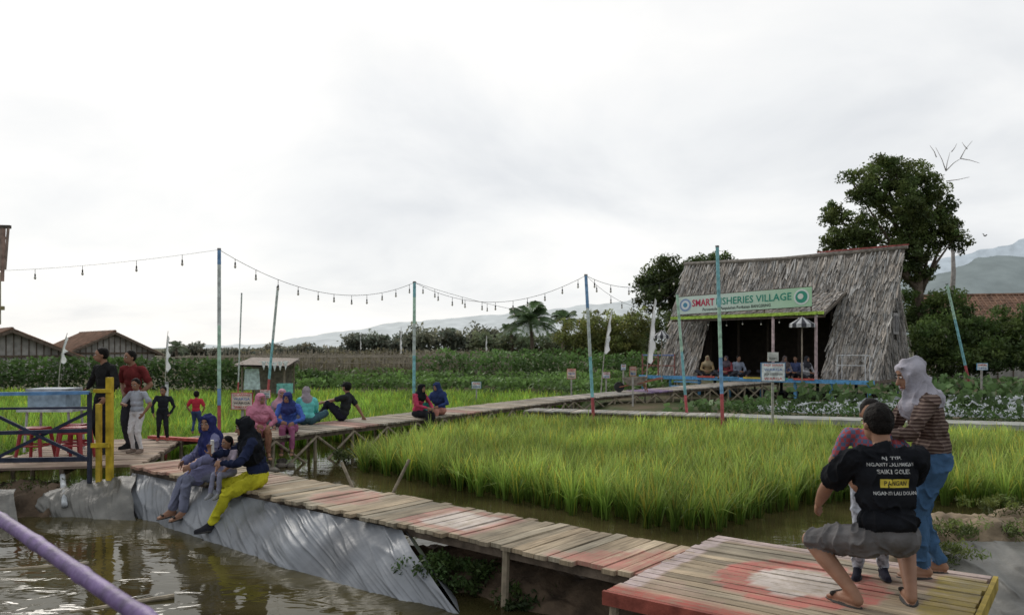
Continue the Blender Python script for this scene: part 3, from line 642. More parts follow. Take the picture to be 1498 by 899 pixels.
f2=lambda u,v:BP(u,v,.016); f3=lambda u,v:BP(u,v,.02)
disc(b,f,.34,.34,.24,(.25,.35,.55)); disc(b,f2,.34,.34,.17,(.75,.78,.8)); disc(b,f3,.34,.34,.09,(.1,.3,.45))
disc(b,f,4.75,.34,.27,(.75,.8,.75)); disc(b,f2,4.75,.34,.21,(.05,.32,.22)); disc(b,f3,4.72,.36,.1,(.75,.78,.7))
b.obj('banner_lettering',mat('print_ink',(1,1,1),.5,3,.05,0,attr=True),ban)
b=MB(); b.beam(BP(0,.67,-.06),BP(5.1,.67,-.06),.04,.04); b.beam(BP(0,0,-.06),BP(5.1,0,-.06),.04,.04)
for u in (0.05,1.7,3.4,5.05): b.beam(BP(u,-.15,-.08),BP(u,.67,-.08),.04,.04)
b.obj('banner_frame',M_oldwood,ban)
def parasol(name,c,R,h,ztop):
    b=MB(); n=16; c=V(c)
    b.tube([c,V((c.x,c.y,ztop))],.025,6,0,(.3,.25,.2))
    for i in range(n):
        a0=2*math.pi*i/n;a1=2*math.pi*(i+1)/n; col=(.06,.06,.07,1) if i%2 else (.5,.5,.5,1)
        p0=V((c.x+R*math.cos(a0),c.y+R*math.sin(a0),ztop-h));p1=V((c.x+R*math.cos(a1),c.y+R*math.sin(a1),ztop-h))
        b.add([V((c.x,c.y,ztop)),p0,p1],[(0,1,2)],0,col)
        dz=V((0,0,-.12)); b.quad(p0,p1,p1+dz,p0+dz,0,col)
    b.obj(name,M_paint)
parasol('fringed_parasol',HP(6.1,3.6,.4),.42,.25,2.65) ; parasol('fringed_parasol',HP(.9,3.9,.3),.30,.2,2.25)
# ------------------------------------------------------------------ houses
def shed(name,c,yaw,Lx,Wy,hw,hr,over=.5):
    e=empty(name); R=Matrix.Rotation(yaw,3,'Z'); c=V(c)
    P=lambda x,y,z:c+R@V((x,y,z))
    b=MB(); h=Wy/2
    pts=[(-Lx/2,-h),(Lx/2,-h),(Lx/2,h),(-Lx/2,h)]
    vs=[P(x,y,0) for x,y in pts]+[P(x,y,hw) for x,y in pts]+[P(-Lx/2,0,hr-.05),P(Lx/2,0,hr-.05)]
    b.add(vs,[(0,1,5,4),(2,3,7,6),(1,2,6,9,5),(3,0,4,8,7)]); 
    b.obj('walls',M_wall,e)
    b=MB()
    for x in (-Lx/2-.03,Lx/2+.03):
        for i in range(int(Wy/.35)): 
            y=-h+i*.35; b.beam(P(x,y,0),P(x,y,hw+(hr-hw)*(1-abs(y)/h)-.08),.05,.02)
    b.beam(P(Lx/2+.04,-h,hw*.95),P(Lx/2+.04,h,hw*.95),.06,.12); b.box(P(Lx/2+.05,-.3*h,hw*.45),(.04,.9,hw*.85),R)
    for i in range(int(Lx/.8)): b.beam(P(-Lx/2+i*.8,-h-.03,0),P(-Lx/2+i*.8,-h-.03,hw),.06,.03)
    b.obj('battens_and_door',M_oldwood,e)
    b=MB(); rows=10; sl=(hr-hw)/h
    for sg in (-1,1):
        for j in range(rows):
            y0=(h+over)*j/rows;y1=(h+over)*(j+1)/rows+.05; z0=hr-sl*y0;z1=hr-sl*y1+.04
            b.quad(P(-Lx/2-over,sg*y0,z0),P(Lx/2+over,sg*y0,z0),P(Lx/2+over,sg*y1,z1),P(-Lx/2-over,sg*y1,z1))
            b.quad(P(-Lx/2-over,sg*y1,z1-.04),P(Lx/2+over,sg*y1,z1-.04),P(Lx/2+over,sg*y1,z1),P(-Lx/2-over,sg*y1,z1))
        for x in np.arange(-Lx/2-over,Lx/2+over,.3): b.tube([P(x,sg*.05,hr+.02),P(x,sg*(h+over),hw-sl*over+.06)],.045,5)
    b.tube([P(-Lx/2-over,0,hr+.04),P(Lx/2+over,0,hr+.04)],.1,6)
    b.obj('tile_roof',M_tile,e)
    b=MB()
    for sg in (-1,1): b.beam(P(Lx/2+over,0,hr-.08),P(Lx/2+over,sg*(h+over),hw-sl*over-.05),.05,.16)
    b.obj('bargeboard',M_oldwood,e)
shed('tile_roofed_shed',(-29.6,45,-.3),math.radians(-48),9,6.0,1.5,2.85)
shed('tile_roofed_shed',(-29.6,56,-.3),math.radians(-48),8,5.4,1.6,2.95)
shed('tile_roofed_house',(px(1530,46),48,-.3),math.radians(-15),11,6,3.6,5.1)
b=MB(); D=28
sx=px(385,D); 
for dx in (-.75,.75):
    for dy in (0,1.2): b.tube([(sx+dx,D+dy,-.3),(sx+dx,D+dy,1.05)],.04,6,0,(.2,.16,.12))
b.quad((sx-.95,D-.3,1.0),(sx+.95,D-.3,.95),(sx+.9,D+1.5,1.2),(sx-.9,D+1.5,1.23),0,(.20,.16,.13)); b.quad((sx-.95,D-.3,.94),(sx+.95,D-.3,.89),(sx+.9,D+1.5,1.14),(sx-.9,D+1.5,1.17),0,(.15,.12,.1))
b.quad((sx-.7,D,.1),(sx-.1,D,.1),(sx-.15,D,.85),(sx-.65,D,.85),0,(.5,.6,.6)); b.quad((sx-.7,D+1.2,-.2),(sx+.7,D+1.2,-.2),(sx+.7,D+1.2,1.1),(sx-.7,D+1.2,1.1),0,(.2,.17,.14))
b.box((sx+.8,D-.1,.15),(.5,.3,.35),None,0,(.2,.5,.45))
b.obj('field_shack',M_paint)
b=MB(); X0=-7.80
b.beam((X0-3,11.9,3.50),(X0+.13,12.02,3.44),.05,.05,0,(.10,.085,.07)); b.beam((X0-3,11.9,3.33),(X0+.06,12.02,3.27),.05,.04,0,(.13,.11,.09))
b.tube([(X0-.15,12,-.8),(X0-.15,12,3.4)],.06,8,0,(.25,.2,.15))
for i in range(60):
    x=X0+.09-i*.04; b.beam((x,11.95,2.72+random.uniform(-.12,.2)),(x+random.uniform(-.02,.02),12.0,3.42),.05,.012,0,(.24+random.random()*.08,.20,.16))
b.beam((X0-3,12,2.2),(X0+.04,12,2.2),.05,.06,0,(.25,.22,.12)); b.beam((X0-.06,12.03,1.95),(X0-.06,12.03,2.75),.05,.05,0,(.45,.42,.3))
b.obj('bamboo_pavilion',M_paint)
# ------------------------------------------------------------------ poles, lights
def pole(name,base,top,r,segs):
    b=MB(); a=V(base);t=V(top)
    for i,(f0,f1,c) in enumerate(segs): b.tube([a.lerp(t,f0),a.lerp(t,f1)],[r,r*.95],9,0,c)
    b.tube([t-V((0,0,.01)),t+V((0,0,.03))],r*1.05,8,0,(.2,.2,.2)); b.obj(name,M_paint)
T1=(.22,.46,.50);T2=(.40,.58,.46);T3=(.43,.10,.11);T4=(.18,.32,.52);T5=(.50,.54,.52)
P1=V((-6.0,16.1,3.6));P3=V((-2.78,22.4,3.45));P4=V((1.88,20,3.43));P5=V((4.2,20,2.95));P6=V((4.7,18,3.9));P2=V((-7.6,25.5,3.55));P7=V((16.6,30,4.0))
pole('striped_pole',(-6.0,16.1,-.7),P1,.038,[(0,.26,T3),(.26,.34,T4),(.34,.64,T2),(.64,.93,T5),(.93,1,T4)])
pole('striped_pole',(-2.8,22.4,-.7),P3,.046,[(0,.24,T3),(.24,.5,T1),(.5,.72,T5),(.72,.9,T2),(.9,1,T1)])
pole('striped_pole',(2.1,20,-.7),P4,.042,[(0,.25,T3),(.25,.5,T1),(.5,.8,T5),(.8,1,T4)])
pole('striped_pole',(4.5,20,-.7),P5,.036,[(0,.3,T3),(.3,.6,T1),(.6,1,T2)])
pole('striped_pole',(4.84,18,-.7),P6,.042,[(0,.27,T3),(.27,.45,T4),(.45,.7,T2),(.7,1,T1)])
pole('striped_pole',(-8.0,25.5,-.7),P2,.042,[(0,.3,T3),(.3,.6,T1),(.6,1,T5)])
pole('striped_pole',(-8.75,25,-.7),(-8.6,25,3.3),.024,[(0,.3,T3),(.3,1,T5)])
pole('striped_pole',(17.6,30,-.4),P7,.05,[(0,.3,T3),(.3,.7,T1),(.7,1,T2)])
pole('striped_pole',(-6.75,15.3,-.7),(-6.72,15.3,.9),.035,[(0,.6,T3),(.6,1,T5)])
def string(name,a,c,sag,n,r=.0055):
    b=MB(); a=V(a);c=V(c); pts=[]
    for i in range(31):
        t=i/30; p=a.lerp(c,t); p.z-=sag*4*t*(1-t); pts.append(p)
    b.tube(pts,r,4,0)
    for i in range(n):
        t=(i+.6+random.uniform(-.1,.1))/n; p=a.lerp(c,t); p.z-=sag*4*t*(1-t); h=random.uniform(.06,.13)
        b.tube([p,p-V((0,0,h))],.006,4,0); b.tube([p-V((0,0,h)),p-V((0,0,h+.06))],.017,6,0); b.ball(p-V((0,0,h+.09)),(.026,.026,.036),1,n=8,m=6)
    b.obj(name,[M_black,M_bulb])
string('string_lights',P1,(-13.4,18.2,3.35),.12,6,.003); string('string_lights',P1,P3,.62,11); string('string_lights',P3,P4,.62,11)
string('string_lights',P4,P6+V((-.2,3,-.3)),.35,6); string('string_lights',P4,HP(-.2,.6,4.1),.8,9); string('string_lights',P3,HP(0,1.2,2.9),.55,12); string('string_lights',HP(.8,3.3,2.7),HP(6.8,3.3,2.9),.2,9)
def flag(name,x,D,ybase,ytop,w,lean=0,bend=.3,dirn=1,zb=-.3):
    b=MB(); X=px(x,D); zt=pz(ytop,D); zbb=zb; pts=[]
    for i in range(13):
        t=i/12; pts.append(V((X+lean*t+bend*dirn*t**4,D,zbb+(zt-zbb)*t)))
    b.tube(pts,[.022*(1-.6*i/12) for i in range(13)],6,0,(.4,.38,.34))
    f0=max(0,(pz(ybase,D)-zbb)/(zt-zbb)); vs=[];n=16
    for i in range(n+1):
        t=f0+(1-f0)*i/n; q=t*12;i0=min(int(q),11); p=pts[i0].lerp(pts[i0+1],q-i0); ww=w*(1-.85*(i/n)**1.3)*(.5+.5*min(1,i/2))*(.85+.2*math.sin(i*1.7+x))
        vs.append(p); vs.append(p+V((dirn*ww,.08*math.sin(i*1.1),-.05-.04*math.sin(i*.9)))) 
    b.add(vs,[(2*i,2*i+1,2*i+3,2*i+2) for i in range(n)],1,(.72,.73,.74,1)); b.obj(name,[M_paint,mat('flag_cloth',(.68,.69,.70),.8,3,.12,0,trans=.4)])
flag('white_flag',943,26,530,436,.24,.25,.1,1); flag('white_flag',878,27,516,452,.18,.25,.15,1); flag('white_flag',242,30,542,484,.2,.0,.1,1)
flag('white_flag',84,24,530,487,.18,.1,.2,1); flag('white_flag',585,60,520,478,.2,0,.1,1); flag('white_flag',710,60,528,490,.2,.0,.1,1); flag('white_flag',527,60,510,488,.1,0,0,1)
def sign(name,x,D,y0,y1,wpx,zb=-.5,rim=(.45,.06,.06),lines=4,yaw=0,bg=(.62,.63,.62),seed=0,extra=None):
    b=MB(); X=px(x,D); za=pz(y1,D);zt=pz(y0,D); w_=wpx*D*k
    R=Matrix.Rotation(yaw,3,'Z'); c=V((X,D,(za+zt)/2)); h=zt-za
    b.box(V((X,D+.03,(zb+zt)/2)),(.05,.04,zt-zb),R,0,(.35,.33,.30)); b.box(c,(w_,.02,h),R,0,rim); b.box(c+R@V((0,-.009,0)),(w_*.93,.012,h*.92),R,0,bg)
    f=lambda u,v:c+R@V((u,-.0185,v)); rr=random.Random(seed)
    words=['DILARANG','WARGA','PADI SAWAH','IKAN NILA','JAGA KEBERSIHAN','TERIMA KASIH','MINA PADI','KAMPUNG']
    for i in range(lines):
        puttext(b,rr.choice(words),h/lines*.75,f,0,h*.5-h*(i+.82)/lines*.95,[(.5,.05,.05),(.05,.15,.4),(.05,.05,.05)][i%3],.01,w_*.75,align='CENTER')
    if extra:
        b.box(c+V((0,0,h/2+extra[1]*.5+.03)),(extra[0],.02,extra[1]),R,0,(.5,.5,.48)); 
        puttext(b,'SELAMAT',extra[1]*.35,lambda u,v:c+V((u,-.0135,h/2+extra[1]*.5+v)),0,-.03,(.1,.1,.1),.01,extra[0]*.8,align='CENTER')
    b.obj(name,M_paint)
sign('information_sign',1131,17.7,530,558,36,rim=(.1,.2,.35),extra=(.24,.2),seed=1,bg=(.68,.70,.72)); sign('information_sign',354,16,574,599,32,seed=2,bg=(.62,.55,.47)); sign('information_sign',388,19,570,582,16,seed=3,lines=3)
sign('information_sign',697,27,558,568,14,lines=2,seed=4,rim=(.1,.3,.4)); sign('information_sign',836,26,539,554,13,lines=3,seed=5,bg=(.6,.5,.42)); sign('information_sign',887,27,544,553,11,lines=2,seed=6); sign('information_sign',912,29,533,541,7,lines=2,seed=7,rim=(.1,.2,.4)); sign('information_sign',926,24,536,550,10,lines=2,seed=8,bg=(.4,.36,.3)); sign('information_sign',1437,24,531,541,16,lines=2,seed=9,rim=(.1,.3,.5))
b=MB()
for i in range(5):
    x=px(382+i*8,26); z=pz(530+abs(i-2)*-1,26); b.add([(x,26,z),(x+.17,26,z),(x+.085,26,z-.3)],[(0,1,2)],0,(.7,.7,.7,1))
b.tube([(px(378,26),26,pz(529,26)),(px(424,26),26,pz(529,26))],.008,4); b.obj('pennant_bunting',M_paint)
b=MB(); wx,wy,wz=3.95,25.6,.16
b.add([(wx-.35,wy-.2,wz+.45),(wx+.45,wy-.2,wz+.5),(wx+.45,wy+.3,wz+.5),(wx-.35,wy+.3,wz+.45),(wx-.15,wy-.1,wz+.2),(wx+.25,wy-.1,wz+.2),(wx+.25,wy+.2,wz+.2),(wx-.15,wy+.2,wz+.2)],[(0,1,5,4),(1,2,6,5),(2,3,7,6),(3,0,4,7),(4,5,6,7)],0,(.25,.22,.18,1))
b.tube([(wx-.45,wy+.05,wz+.15),(wx-.45,wy+.12,wz+.15)],.17,14,0,(.03,.03,.03))
for dy in (-.15,.25): b.tube([(wx-.45,wy+dy*.3+.06,wz+.15),(wx+.3,wy+dy,wz+.3),(wx+.95,wy+dy*1.2,wz+.45)],.018,6,0,(.3,.12,.08)); b.tube([(wx+.35,wy+dy,wz+.28),(wx+.45,wy+dy,wz)],.018,6,0,(.3,.12,.08))
b.obj('wheelbarrow',M_paint)
# ------------------------------------------------------------------ gate, rail, furniture left
b=MB()
b.beam((-5.40,10.55,-.6),(-5.40,10.55,1.2),.075,.075,0,(.48,.34,.03)); b.beam((-5.52,10.50,-.62),(-5.52,10.50,.85),.06,.06,0,(.44,.31,.04))
b.beam((-5.60,10.52,1.02),(-5.36,10.50,1.02),.03,.05,0,(.5,.36,.03)); b.beam((-5.60,10.45,.3),(-5.36,10.45,.3),.03,.06,0,(.5,.36,.03))
b.obj('yellow_gate_post',M_paint)
b=MB()
gx0,gx1=-5.62,-9.0; gy=lambda x:10.45+(x+5.7)*.07
def G(x,z): return V((x,gy(x),z))
b.beam(G(gx0,1.0),G(gx1,.96),.05,.045,0,(.12,.25,.45)); b.beam(G(gx0,.80),G(gx1,.78),.03,.03,0,(.03,.035,.06)); b.beam(G(gx0,.12),G(gx1,.1),.05,.06,0,(.03,.035,.055)); b.beam(G(gx0,.5),G(gx1,.42),.04,.05,0,(.03,.035,.06))
for x in (gx0,-6.9,-8.1): b.beam(G(x,-.2),G(x,1.0),.045,.045,0,(.035,.04,.06))
for xa,xb in ((gx0,-6.9),(-6.9,-8.1),(-8.1,-9)): b.beam(G(xa,.1),G(xb,.75),.03,.04,0,(.03,.035,.06)); b.beam(G(xa,.75)+V((0,.03,0)),G(xb,.1)+V((0,.03,0)),.03,.04,0,(.03,.035,.06))
b.obj('gate_railing',M_paint)
def stool(c,s=1):
    b=MB(); c=V(c); z=.44*s; t=.13*s;bo=.18*s; col=(.36,.04,.045,1)
    b.box(c+V((0,0,z)),(t*2.2,t*2.2,.03),None,0,col); b.box(c+V((0,0,z-.05)),(t*2.1,t*2.1,.07),None,0,col)
    for sx_ in(-1,1):
        for sy_ in(-1,1): b.tube([c+V((sx_*t,sy_*t,z)),c+V((sx_*bo,sy_*bo,0))],[.03,.022],6,0,col)
        b.tube([c+V((sx_*t*1.2,-t*1.2,z*.45)),c+V((sx_*t*1.2,t*1.2,z*.45))],.014,5,0,col)
        b.tube([c+V((-t*1.2,sx_*t*1.2,z*.45)),c+V((t*1.2,sx_*t*1.2,z*.45))],.014,5,0,col)
    b.obj('plastic_stool',mat('red_plastic',(.30,.035,.04),.4,3,.15,0,spec=.4,))
stool((-6.85,11.3,0)); stool((-6.3,11.35,0)); stool((-6.55,11.75,0))
b=MB()
for dx in(-.35,.35):
    for dy in(-.2,.2): b.tube([(-7.1+dx,12.2+dy,0),(-7.1+dx*.9,12.2+dy*.9,.62)],.02,6,0,(.5,.5,.5))
b.box((-7.1,12.2,.64),(.85,.55,.04),None,0,(.5,.52,.54)); b.box((-7.1,12.2,.80),(.58,.42,.26),None,0,(.26,.34,.41)); b.box((-7.1,12.2,.95),(.62,.46,.04),None,0,(.38,.42,.46))
b.obj('drinks_table',M_paint)
b=MB(); a=V((-2.75,3.85,.90));c=V((-.62,1.72,.90)); pts=[];rad=[]
for i in range(49):
    t=i/48; p=a.lerp(c,t); p.z+=.012*math.sin(t*5); pts.append(p); rad.append(.025 if i%8 else .029)
b.tube(pts,rad,14,0,(.15,.095,.22)); b.tube([(-.8,1.9,.9),(-.8,1.9,-.8)],.03,8,0,(.2,.13,.3)); b.obj('bamboo_handrail',mat('purple_paint',(1,1,1),.5,14,.5,.2,60,attr=True,spec=.2),smooth=True)
b=MB(); b.tube([(-6.15,10.75,-.12),(-5.72,10.05,-.42)],.035,10,0,(.5,.52,.53)); b.obj('drain_pipe',M_paint,smooth=True)
b=MB(); b.tube([(-2.15,11.1,-.6),(-2.45,11.3,-.05)],.025,6); b.tube([(-1.75,11.0,-.6),(-1.45,11.1,.02)],.022,6); b.tube([(-3.6,6.4,-.56),(-2.9,6.75,-.53)],.02,6); b.tube([(-5.0,7.6,-.56),(-4.2,7.8,-.54)],.02,6); b.obj('bamboo_sticks',M_bamboo)
b=MB()
c=V((px(1441,60),60,pz(345,60))); b.ball(c,(.12,.05,.04),0,(.03,.03,.03)); b.quad(c,c+V((-.08,0,.16)),c+V((-.22,0,.19)),c+V((-.08,0,.04)),0,(.03,.03,.03,1)); b.quad(c,c+V((.08,0,.12)),c+V((.2,0,.09)),c+V((.08,0,0)),0,(.03,.03,.03,1))
b.obj('bird',M_black)
# ------------------------------------------------------------------ PEOPLE
def cloth(c,var=.22): 
    n='cloth_%02x%02x%02x'%tuple(int(min(1,x)*255) for x in c); return mat(n,c,.9,7,var,.4,34,spec=.08)
SKIN=mat('skin',(.28,.15,.095),.55,12,.12,.05,80,spec=.25)
HAIR=mat('black_hair',(.010,.008,.007),.65,30,.4,.6,90,spec=.12)
def ik(a,t,l1,l2,pole):
    d=t-a; Ln=min(max(d.length,.05),(l1+l2)*.998); u=d.normalized(); t=a+u*Ln
    x_=(l1*l1-l2*l2+Ln*Ln)/(2*Ln); h=math.sqrt(max(l1*l1-x_*x_,0)); p=V(pole); p=p-u*p.dot(u)
    if p.length<1e-3: p=V((0,1,0))
    p.normalize(); return a+u*x_+p*h,t
def person(name,loc,yaw,H,pel,T=(0,0,1),T2=None,look=(0,1,0),hands=None,feet=None,top=(.1,.1,.1),bot=(.05,.05,.08),skirt=None,shoe=None,hijab=None,hijl=1.0,sleeve='long',leg='long',vox=.012,hs=1.0,bulk=1.0,topmat=None,botmat=None,headtilt=0,cap=None,twist=0,fold=1.0):
    Rz=Matrix.Rotation(math.radians(yaw),3,'Z'); loc=V(loc); W=lambda p:loc+Rz@V(p); WD=lambda p:Rz@V(p)
    mats=[SKIN,HAIR,topmat or cloth(top),botmat or cloth(bot),cloth(hijab or (.02,.02,.02)),cloth(shoe or (.03,.03,.03)),mat('sole',(.03,.028,.025),.7)]
    sk,ha,to,bo,hi,sh,so_=range(7)
    prims=[]
    def cap_(a,b_,ra,rb,m): prims.append(('c',V(a),V(b_),ra*H,rb*H,m))
    def ell(c,R,r,m): prims.append(('e',V(c),R,V(r)*H,m))
    P=W(pel); Tv=WD(T).normalized(); T2v=WD(T2 or T).normalized()
    Rt=WD((math.cos(twist),math.sin(twist),0)); Rp=WD((1,0,0))
    def frame(R,U):
        F=U.cross(R).normalized(); R=F.cross(U).normalized(); return Matrix((R,F,U)).transposed(),R,F
    FM,Rp,Fp=frame(Rp,Tv); FM2,R2,F2=frame(Rt,T2v)
    M=P+Tv*.135*H; Nk=M+T2v*.155*H; B=bulk
    wsh=.103 if hijab else .113
    shR=Nk-T2v*.028*H+R2*wsh*H; shL=Nk-T2v*.028*H-R2*wsh*H
    ell(P,FM,(.086*B,.068*B,.066),bo)
    if hijab:
        ell(P+Tv*.055*H,FM,(.088*B,.070*B,.07),to); ell(M,FM2,(.082*B,.062*B,.075),to)
    else:
        ell(P+Tv*.050*H,FM,(.092*B,.074*B,.062),to); ell(M,FM2,(.090*B,.068*B,.080),to)
    ell(Nk-T2v*.085*H+F2*.004*H,FM2,(.098*B,.068*B,.085),to)
    if hijab: ell(Nk-T2v*.10*H+F2*.035*H,FM2,(.075,.05,.04),to)
    cap_(shL+T2v*.002*H,shR+T2v*.002*H,.036*B,.036*B,to)
    cap_(Nk-T2v*.035*H,Nk+T2v*.005*H,.055*B,.036,to)
    lk=WD(look).normalized(); up=(T2v*.35+V((0,0,1))*.65).normalized()
    nd=(up+lk*.25).normalized()
    hz=lk.cross(up).normalized(); hu=hz.cross(lk).normalized()
    if headtilt: hu=(hu+hz*headtilt).normalized(); hz=lk.cross(hu).normalized()
    HM=Matrix((hz,lk,hu)).transposed(); q=hs
    Hc=Nk+nd*.095*H*(.6+.4*q)+lk*.012*H
    hp=lambda x,y,z:Hc+(hz*x+lk*y+hu*z)*H*q
    cap_(Nk-T2v*.01*H,hp(0,-.012,-.03),.032,.030,sk)
    ell(hp(0,-.006,.010),HM,(.045*q,.056*q,.056*q),sk); ell(hp(0,.012,-.022),HM,(.036*q,.042*q,.042*q),sk)
    cap_(hp(0,.05,.002),hp(0,.062,-.016),.006*q,.009*q,sk)
    cap_(hp(-.012,.047,-.036),hp(.012,.047,-.036),.007*q,.007*q,sk)
    if hijab:
        ell(hp(0,-.014,.012),HM,(.053*q,.062*q,.060*q),hi)
        cap_(hp(0,.0,-.052),hp(0,-.02,0),.047*q,.052*q,hi)
        cap_(hp(0,-.03,-.02),Nk-T2v*.03*H-F2*.015*H,.045*q,.072,hi)
        cap_(hp(-.042,.022,.01),hp(-.03,.03,-.05),.013*q,.016*q,hi); cap_(hp(.042,.022,.01),hp(.03,.03,-.05),.013*q,.016*q,hi); cap_(hp(-.028,.03,.048),hp(.028,.03,.048),.015*q,.015*q,hi)
        ell(Nk+T2v*.005*H,FM2,(.085,.072,.055),hi)
        ell(Nk-T2v*(.03+.02*hijl)*H+F2*.012*H,FM2,(.128*min(hijl,1.15),.088,.042+.030*hijl),hi)
        cap_(hp(.0,.03,-.06),Nk-T2v*.075*H*hijl+F2*.055*H,.026,.05,hi)
        if hijl>1.1: ell(Nk-T2v*.12*H+F2*.02*H,FM2,(.122,.092,.09),hi)
    else:
        ell(hp(0,-.016,.020),HM,(.050*q,.056*q,.055*q),ha); ell(hp(0,-.026,-.002),HM,(.046*q,.040*q,.045*q),ha)
        cap_(hp(-.046,-.004,-.004),hp(-.047,.0,-.016),.008*q,.006*q,sk); cap_(hp(.046,-.004,-.004),hp(.047,.0,-.016),.008*q,.006*q,sk)
        if cap:
            ell(hp(0,-.004,.034),HM,(.054*q,.064*q,.042*q),hi); ell(hp(0,.062,.024),HM,(.036*q,.036*q,.007*q),hi)
    hands=hands or [((.14,.05,pel[2]+.02),(1,-1,0)),((-.14,.05,pel[2]+.02),(-1,-1,0))]
    for (sd,shp,hd) in ((1,shR,hands[0]),(-1,shL,hands[1])):
        tgt=W(hd[0]); el,wr=ik(shp,tgt,.172*H,.148*H,WD(hd[1]))
        if sleeve=='long':
            cap_(shp,el,.036*B,.029*B,to); cap_(el,el.lerp(wr,.93),.029*B,.022*B,to)
        else:
            cap_(shp,shp.lerp(el,.66),.038*B,.039*B,to); cap_(shp,el,.029,.024,sk)
        cap_(el,el.lerp(wr,.35),.024,.0245,sk); cap_(el.lerp(wr,.35),wr,.0245,.0155,sk)
        fd=(WD(hd[2]).normalized() if len(hd)>2 and hd[2] else (wr-el).normalized())
        curl=hd[3] if len(hd)>3 else .5
        inn=(-R2*sd*.8+V((0,0,-.4))); nd_=inn-fd*inn.dot(fd)
        if nd_.length<.1: nd_=V((0,0,-1))-fd*fd.z*-1
        nd_.normalize(); wd_=fd.cross(nd_)
        if wd_.dot(F2)<0: wd_=-wd_
        pm=Matrix((wd_,nd_,fd)).transposed()
        ell(wr+fd*.027*H,pm,(.023,.0105,.033),sk)
        for i,(o,fl) in enumerate(((-1.5,.030),(-.5,.037),(.5,.040),(1.5,.036))):
            a0=wr+fd*.048*H+wd_*o*.0118*H; a1=a0+(fd*(1-curl*.4)+nd_*curl*.6).normalized()*fl*.55*H; a2=a1+(fd*(1-curl)+nd_*curl*1.1).normalized()*fl*.6*H
            cap_(wr+fd*.03*H+wd_*o*.010*H,a0,.006,.0058,sk); cap_(a0,a1,.0058,.0052,sk); cap_(a1,a2,.0052,.0042,sk)
        a0=wr+fd*.014*H+wd_*.018*H; a1=a0+(fd*.6+wd_*.7+nd_*.3).normalized()*.026*H; a2=a1+(fd*.85+wd_*.2+nd_*.4).normalized()*.022*H
        cap_(a0,a1,.0072,.0062,sk); cap_(a1,a2,.006,.005,sk)
    feet=feet or [((.085,.0,.075),(0,1,0)),((-.085,.0,.075),(0,1,0))]
    for sd,ft in ((1,feet[0]),(-1,feet[1])):
        hip=P+Rp*sd*.050*H-Tv*.012*H; kn,an=ik(hip,W(ft[0]),.245*H,.24*H,WD(ft[1]))
        if leg=='long':
            cap_(hip,kn,.057*B,.040*B,bo); cap_(kn,an.lerp(kn,.08),.039*B,.029*B,bo)
        else:
            cap_(hip,hip.lerp(kn,.90),.054*B,.043*B,bo)
        cap_(hip,kn,.045,.033,sk); cap_(kn,kn.lerp(an,.35),.032,.034,sk); cap_(kn.lerp(an,.35),an,.034,.021,sk)
        fdv=WD(ft[2]).normalized() if len(ft)>2 else WD((sd*.15,1,0)).normalized()
        dn=V((0,0,-1)); dn=(dn-fdv*dn.dot(fdv)).normalized()
        fm=sh if shoe else sk
        heel=an-fdv*.018*H+dn*.022*H; ball=an+fdv*.075*H+dn*.030*H; toe=an+fdv*.105*H+dn*.032*H; sw=fdv.cross(dn)
        if shoe:
            cap_(heel,ball,.023,.021,fm); cap_(ball,toe,.021,.017,fm); cap_(an,heel,.023,.022,fm); cap_(an+fdv*.01*H,ball,.02,.018,fm)
        else:
            cap_(an,heel,.021,.019,sk); cap_(heel,ball+sw*.008*H,.018,.014,sk); cap_(heel,ball-sw*.008*H,.018,.014,sk); cap_(an,ball,.019,.012,sk)
            cap_(ball-sw*.024*H-dn*.012*H,ball+sw*.024*H-dn*.012*H,.008,.008,so_)
            for i in range(5): 
                o=(i-2)*.0095*H; cap_(ball+sw*o*.9,ball+sw*o+fdv*(.032-.003*abs(i-1))*H+dn*.004*H,.0075,.006,sk)
        sm=Matrix((sw,fdv,dn)).transposed(); ell((heel+toe)/2+dn*.020*H,sm,(.031,.082,.007),so_)
    if skirt: 
        for sd,ft in ((1,feet[0]),(-1,feet[1])):
            kn,an=ik(P+Rp*sd*.05*H,W(ft[0]),.245*H,.24*H,WD(ft[1])); cap_(P+Rp*sd*.03*H,kn.lerp(P,skirt),.075,.062,to)
        cap_(P,P+Tv*.05*H,.085,.085,to)
    mb=MB()
    for p in prims:
        if p[0]=='c':
            _,a,b_,ra,rb,m=p; d=b_-a
            if d.length<1e-4: d=V((0,0,1e-3))
            Ln=d.length; u=d.normalized(); x_=u.orthogonal().normalized(); y_=u.cross(x_); n=12; rings=[]
            for j in (1,2,3): th=math.pi/2*j/3; rings.append((-math.cos(th)*ra,math.sin(th)*ra))
            for j in (0,1,2): th=math.pi/2*j/3; rings.append((Ln+math.sin(th)*rb,math.cos(th)*rb))
            vs=[a-u*ra]
            for (h_,r) in rings:
                for i in range(n): t=2*math.pi*i/n; vs.append(a+u*h_+(x_*math.cos(t)+y_*math.sin(t))*r)
            vs.append(b_+u*rb); e_=len(vs)-1; fs=[]
            for i in range(n):
                i2=(i+1)%n; fs.append((0,1+i2,1+i)); fs.append((e_,1+5*n+i,1+5*n+i2))
                for j in range(5): fs.append((1+j*n+i,1+j*n+i2,1+(j+1)*n+i2,1+(j+1)*n+i))
            mb.add(vs,fs)
        else: mb.ball(p[1],p[3],0,(1,1,1,1),p[2],20,14)
    ob=mb.obj('tmp',[SKIN]); md=ob.modifiers.new('r','REMESH'); md.mode='VOXEL'; md.voxel_size=vox; ms=ob.modifiers.new('s','SMOOTH'); ms.factor=.5; ms.iterations=3 if vox<.01 else 2
    dg=bpy.context.evaluated_depsgraph_get(); me=bpy.data.meshes.new_from_object(ob.evaluated_get(dg)); bpy.data.objects.remove(ob)
    me.name=name; me.materials.clear()
    for m in mats: me.materials.append(m)
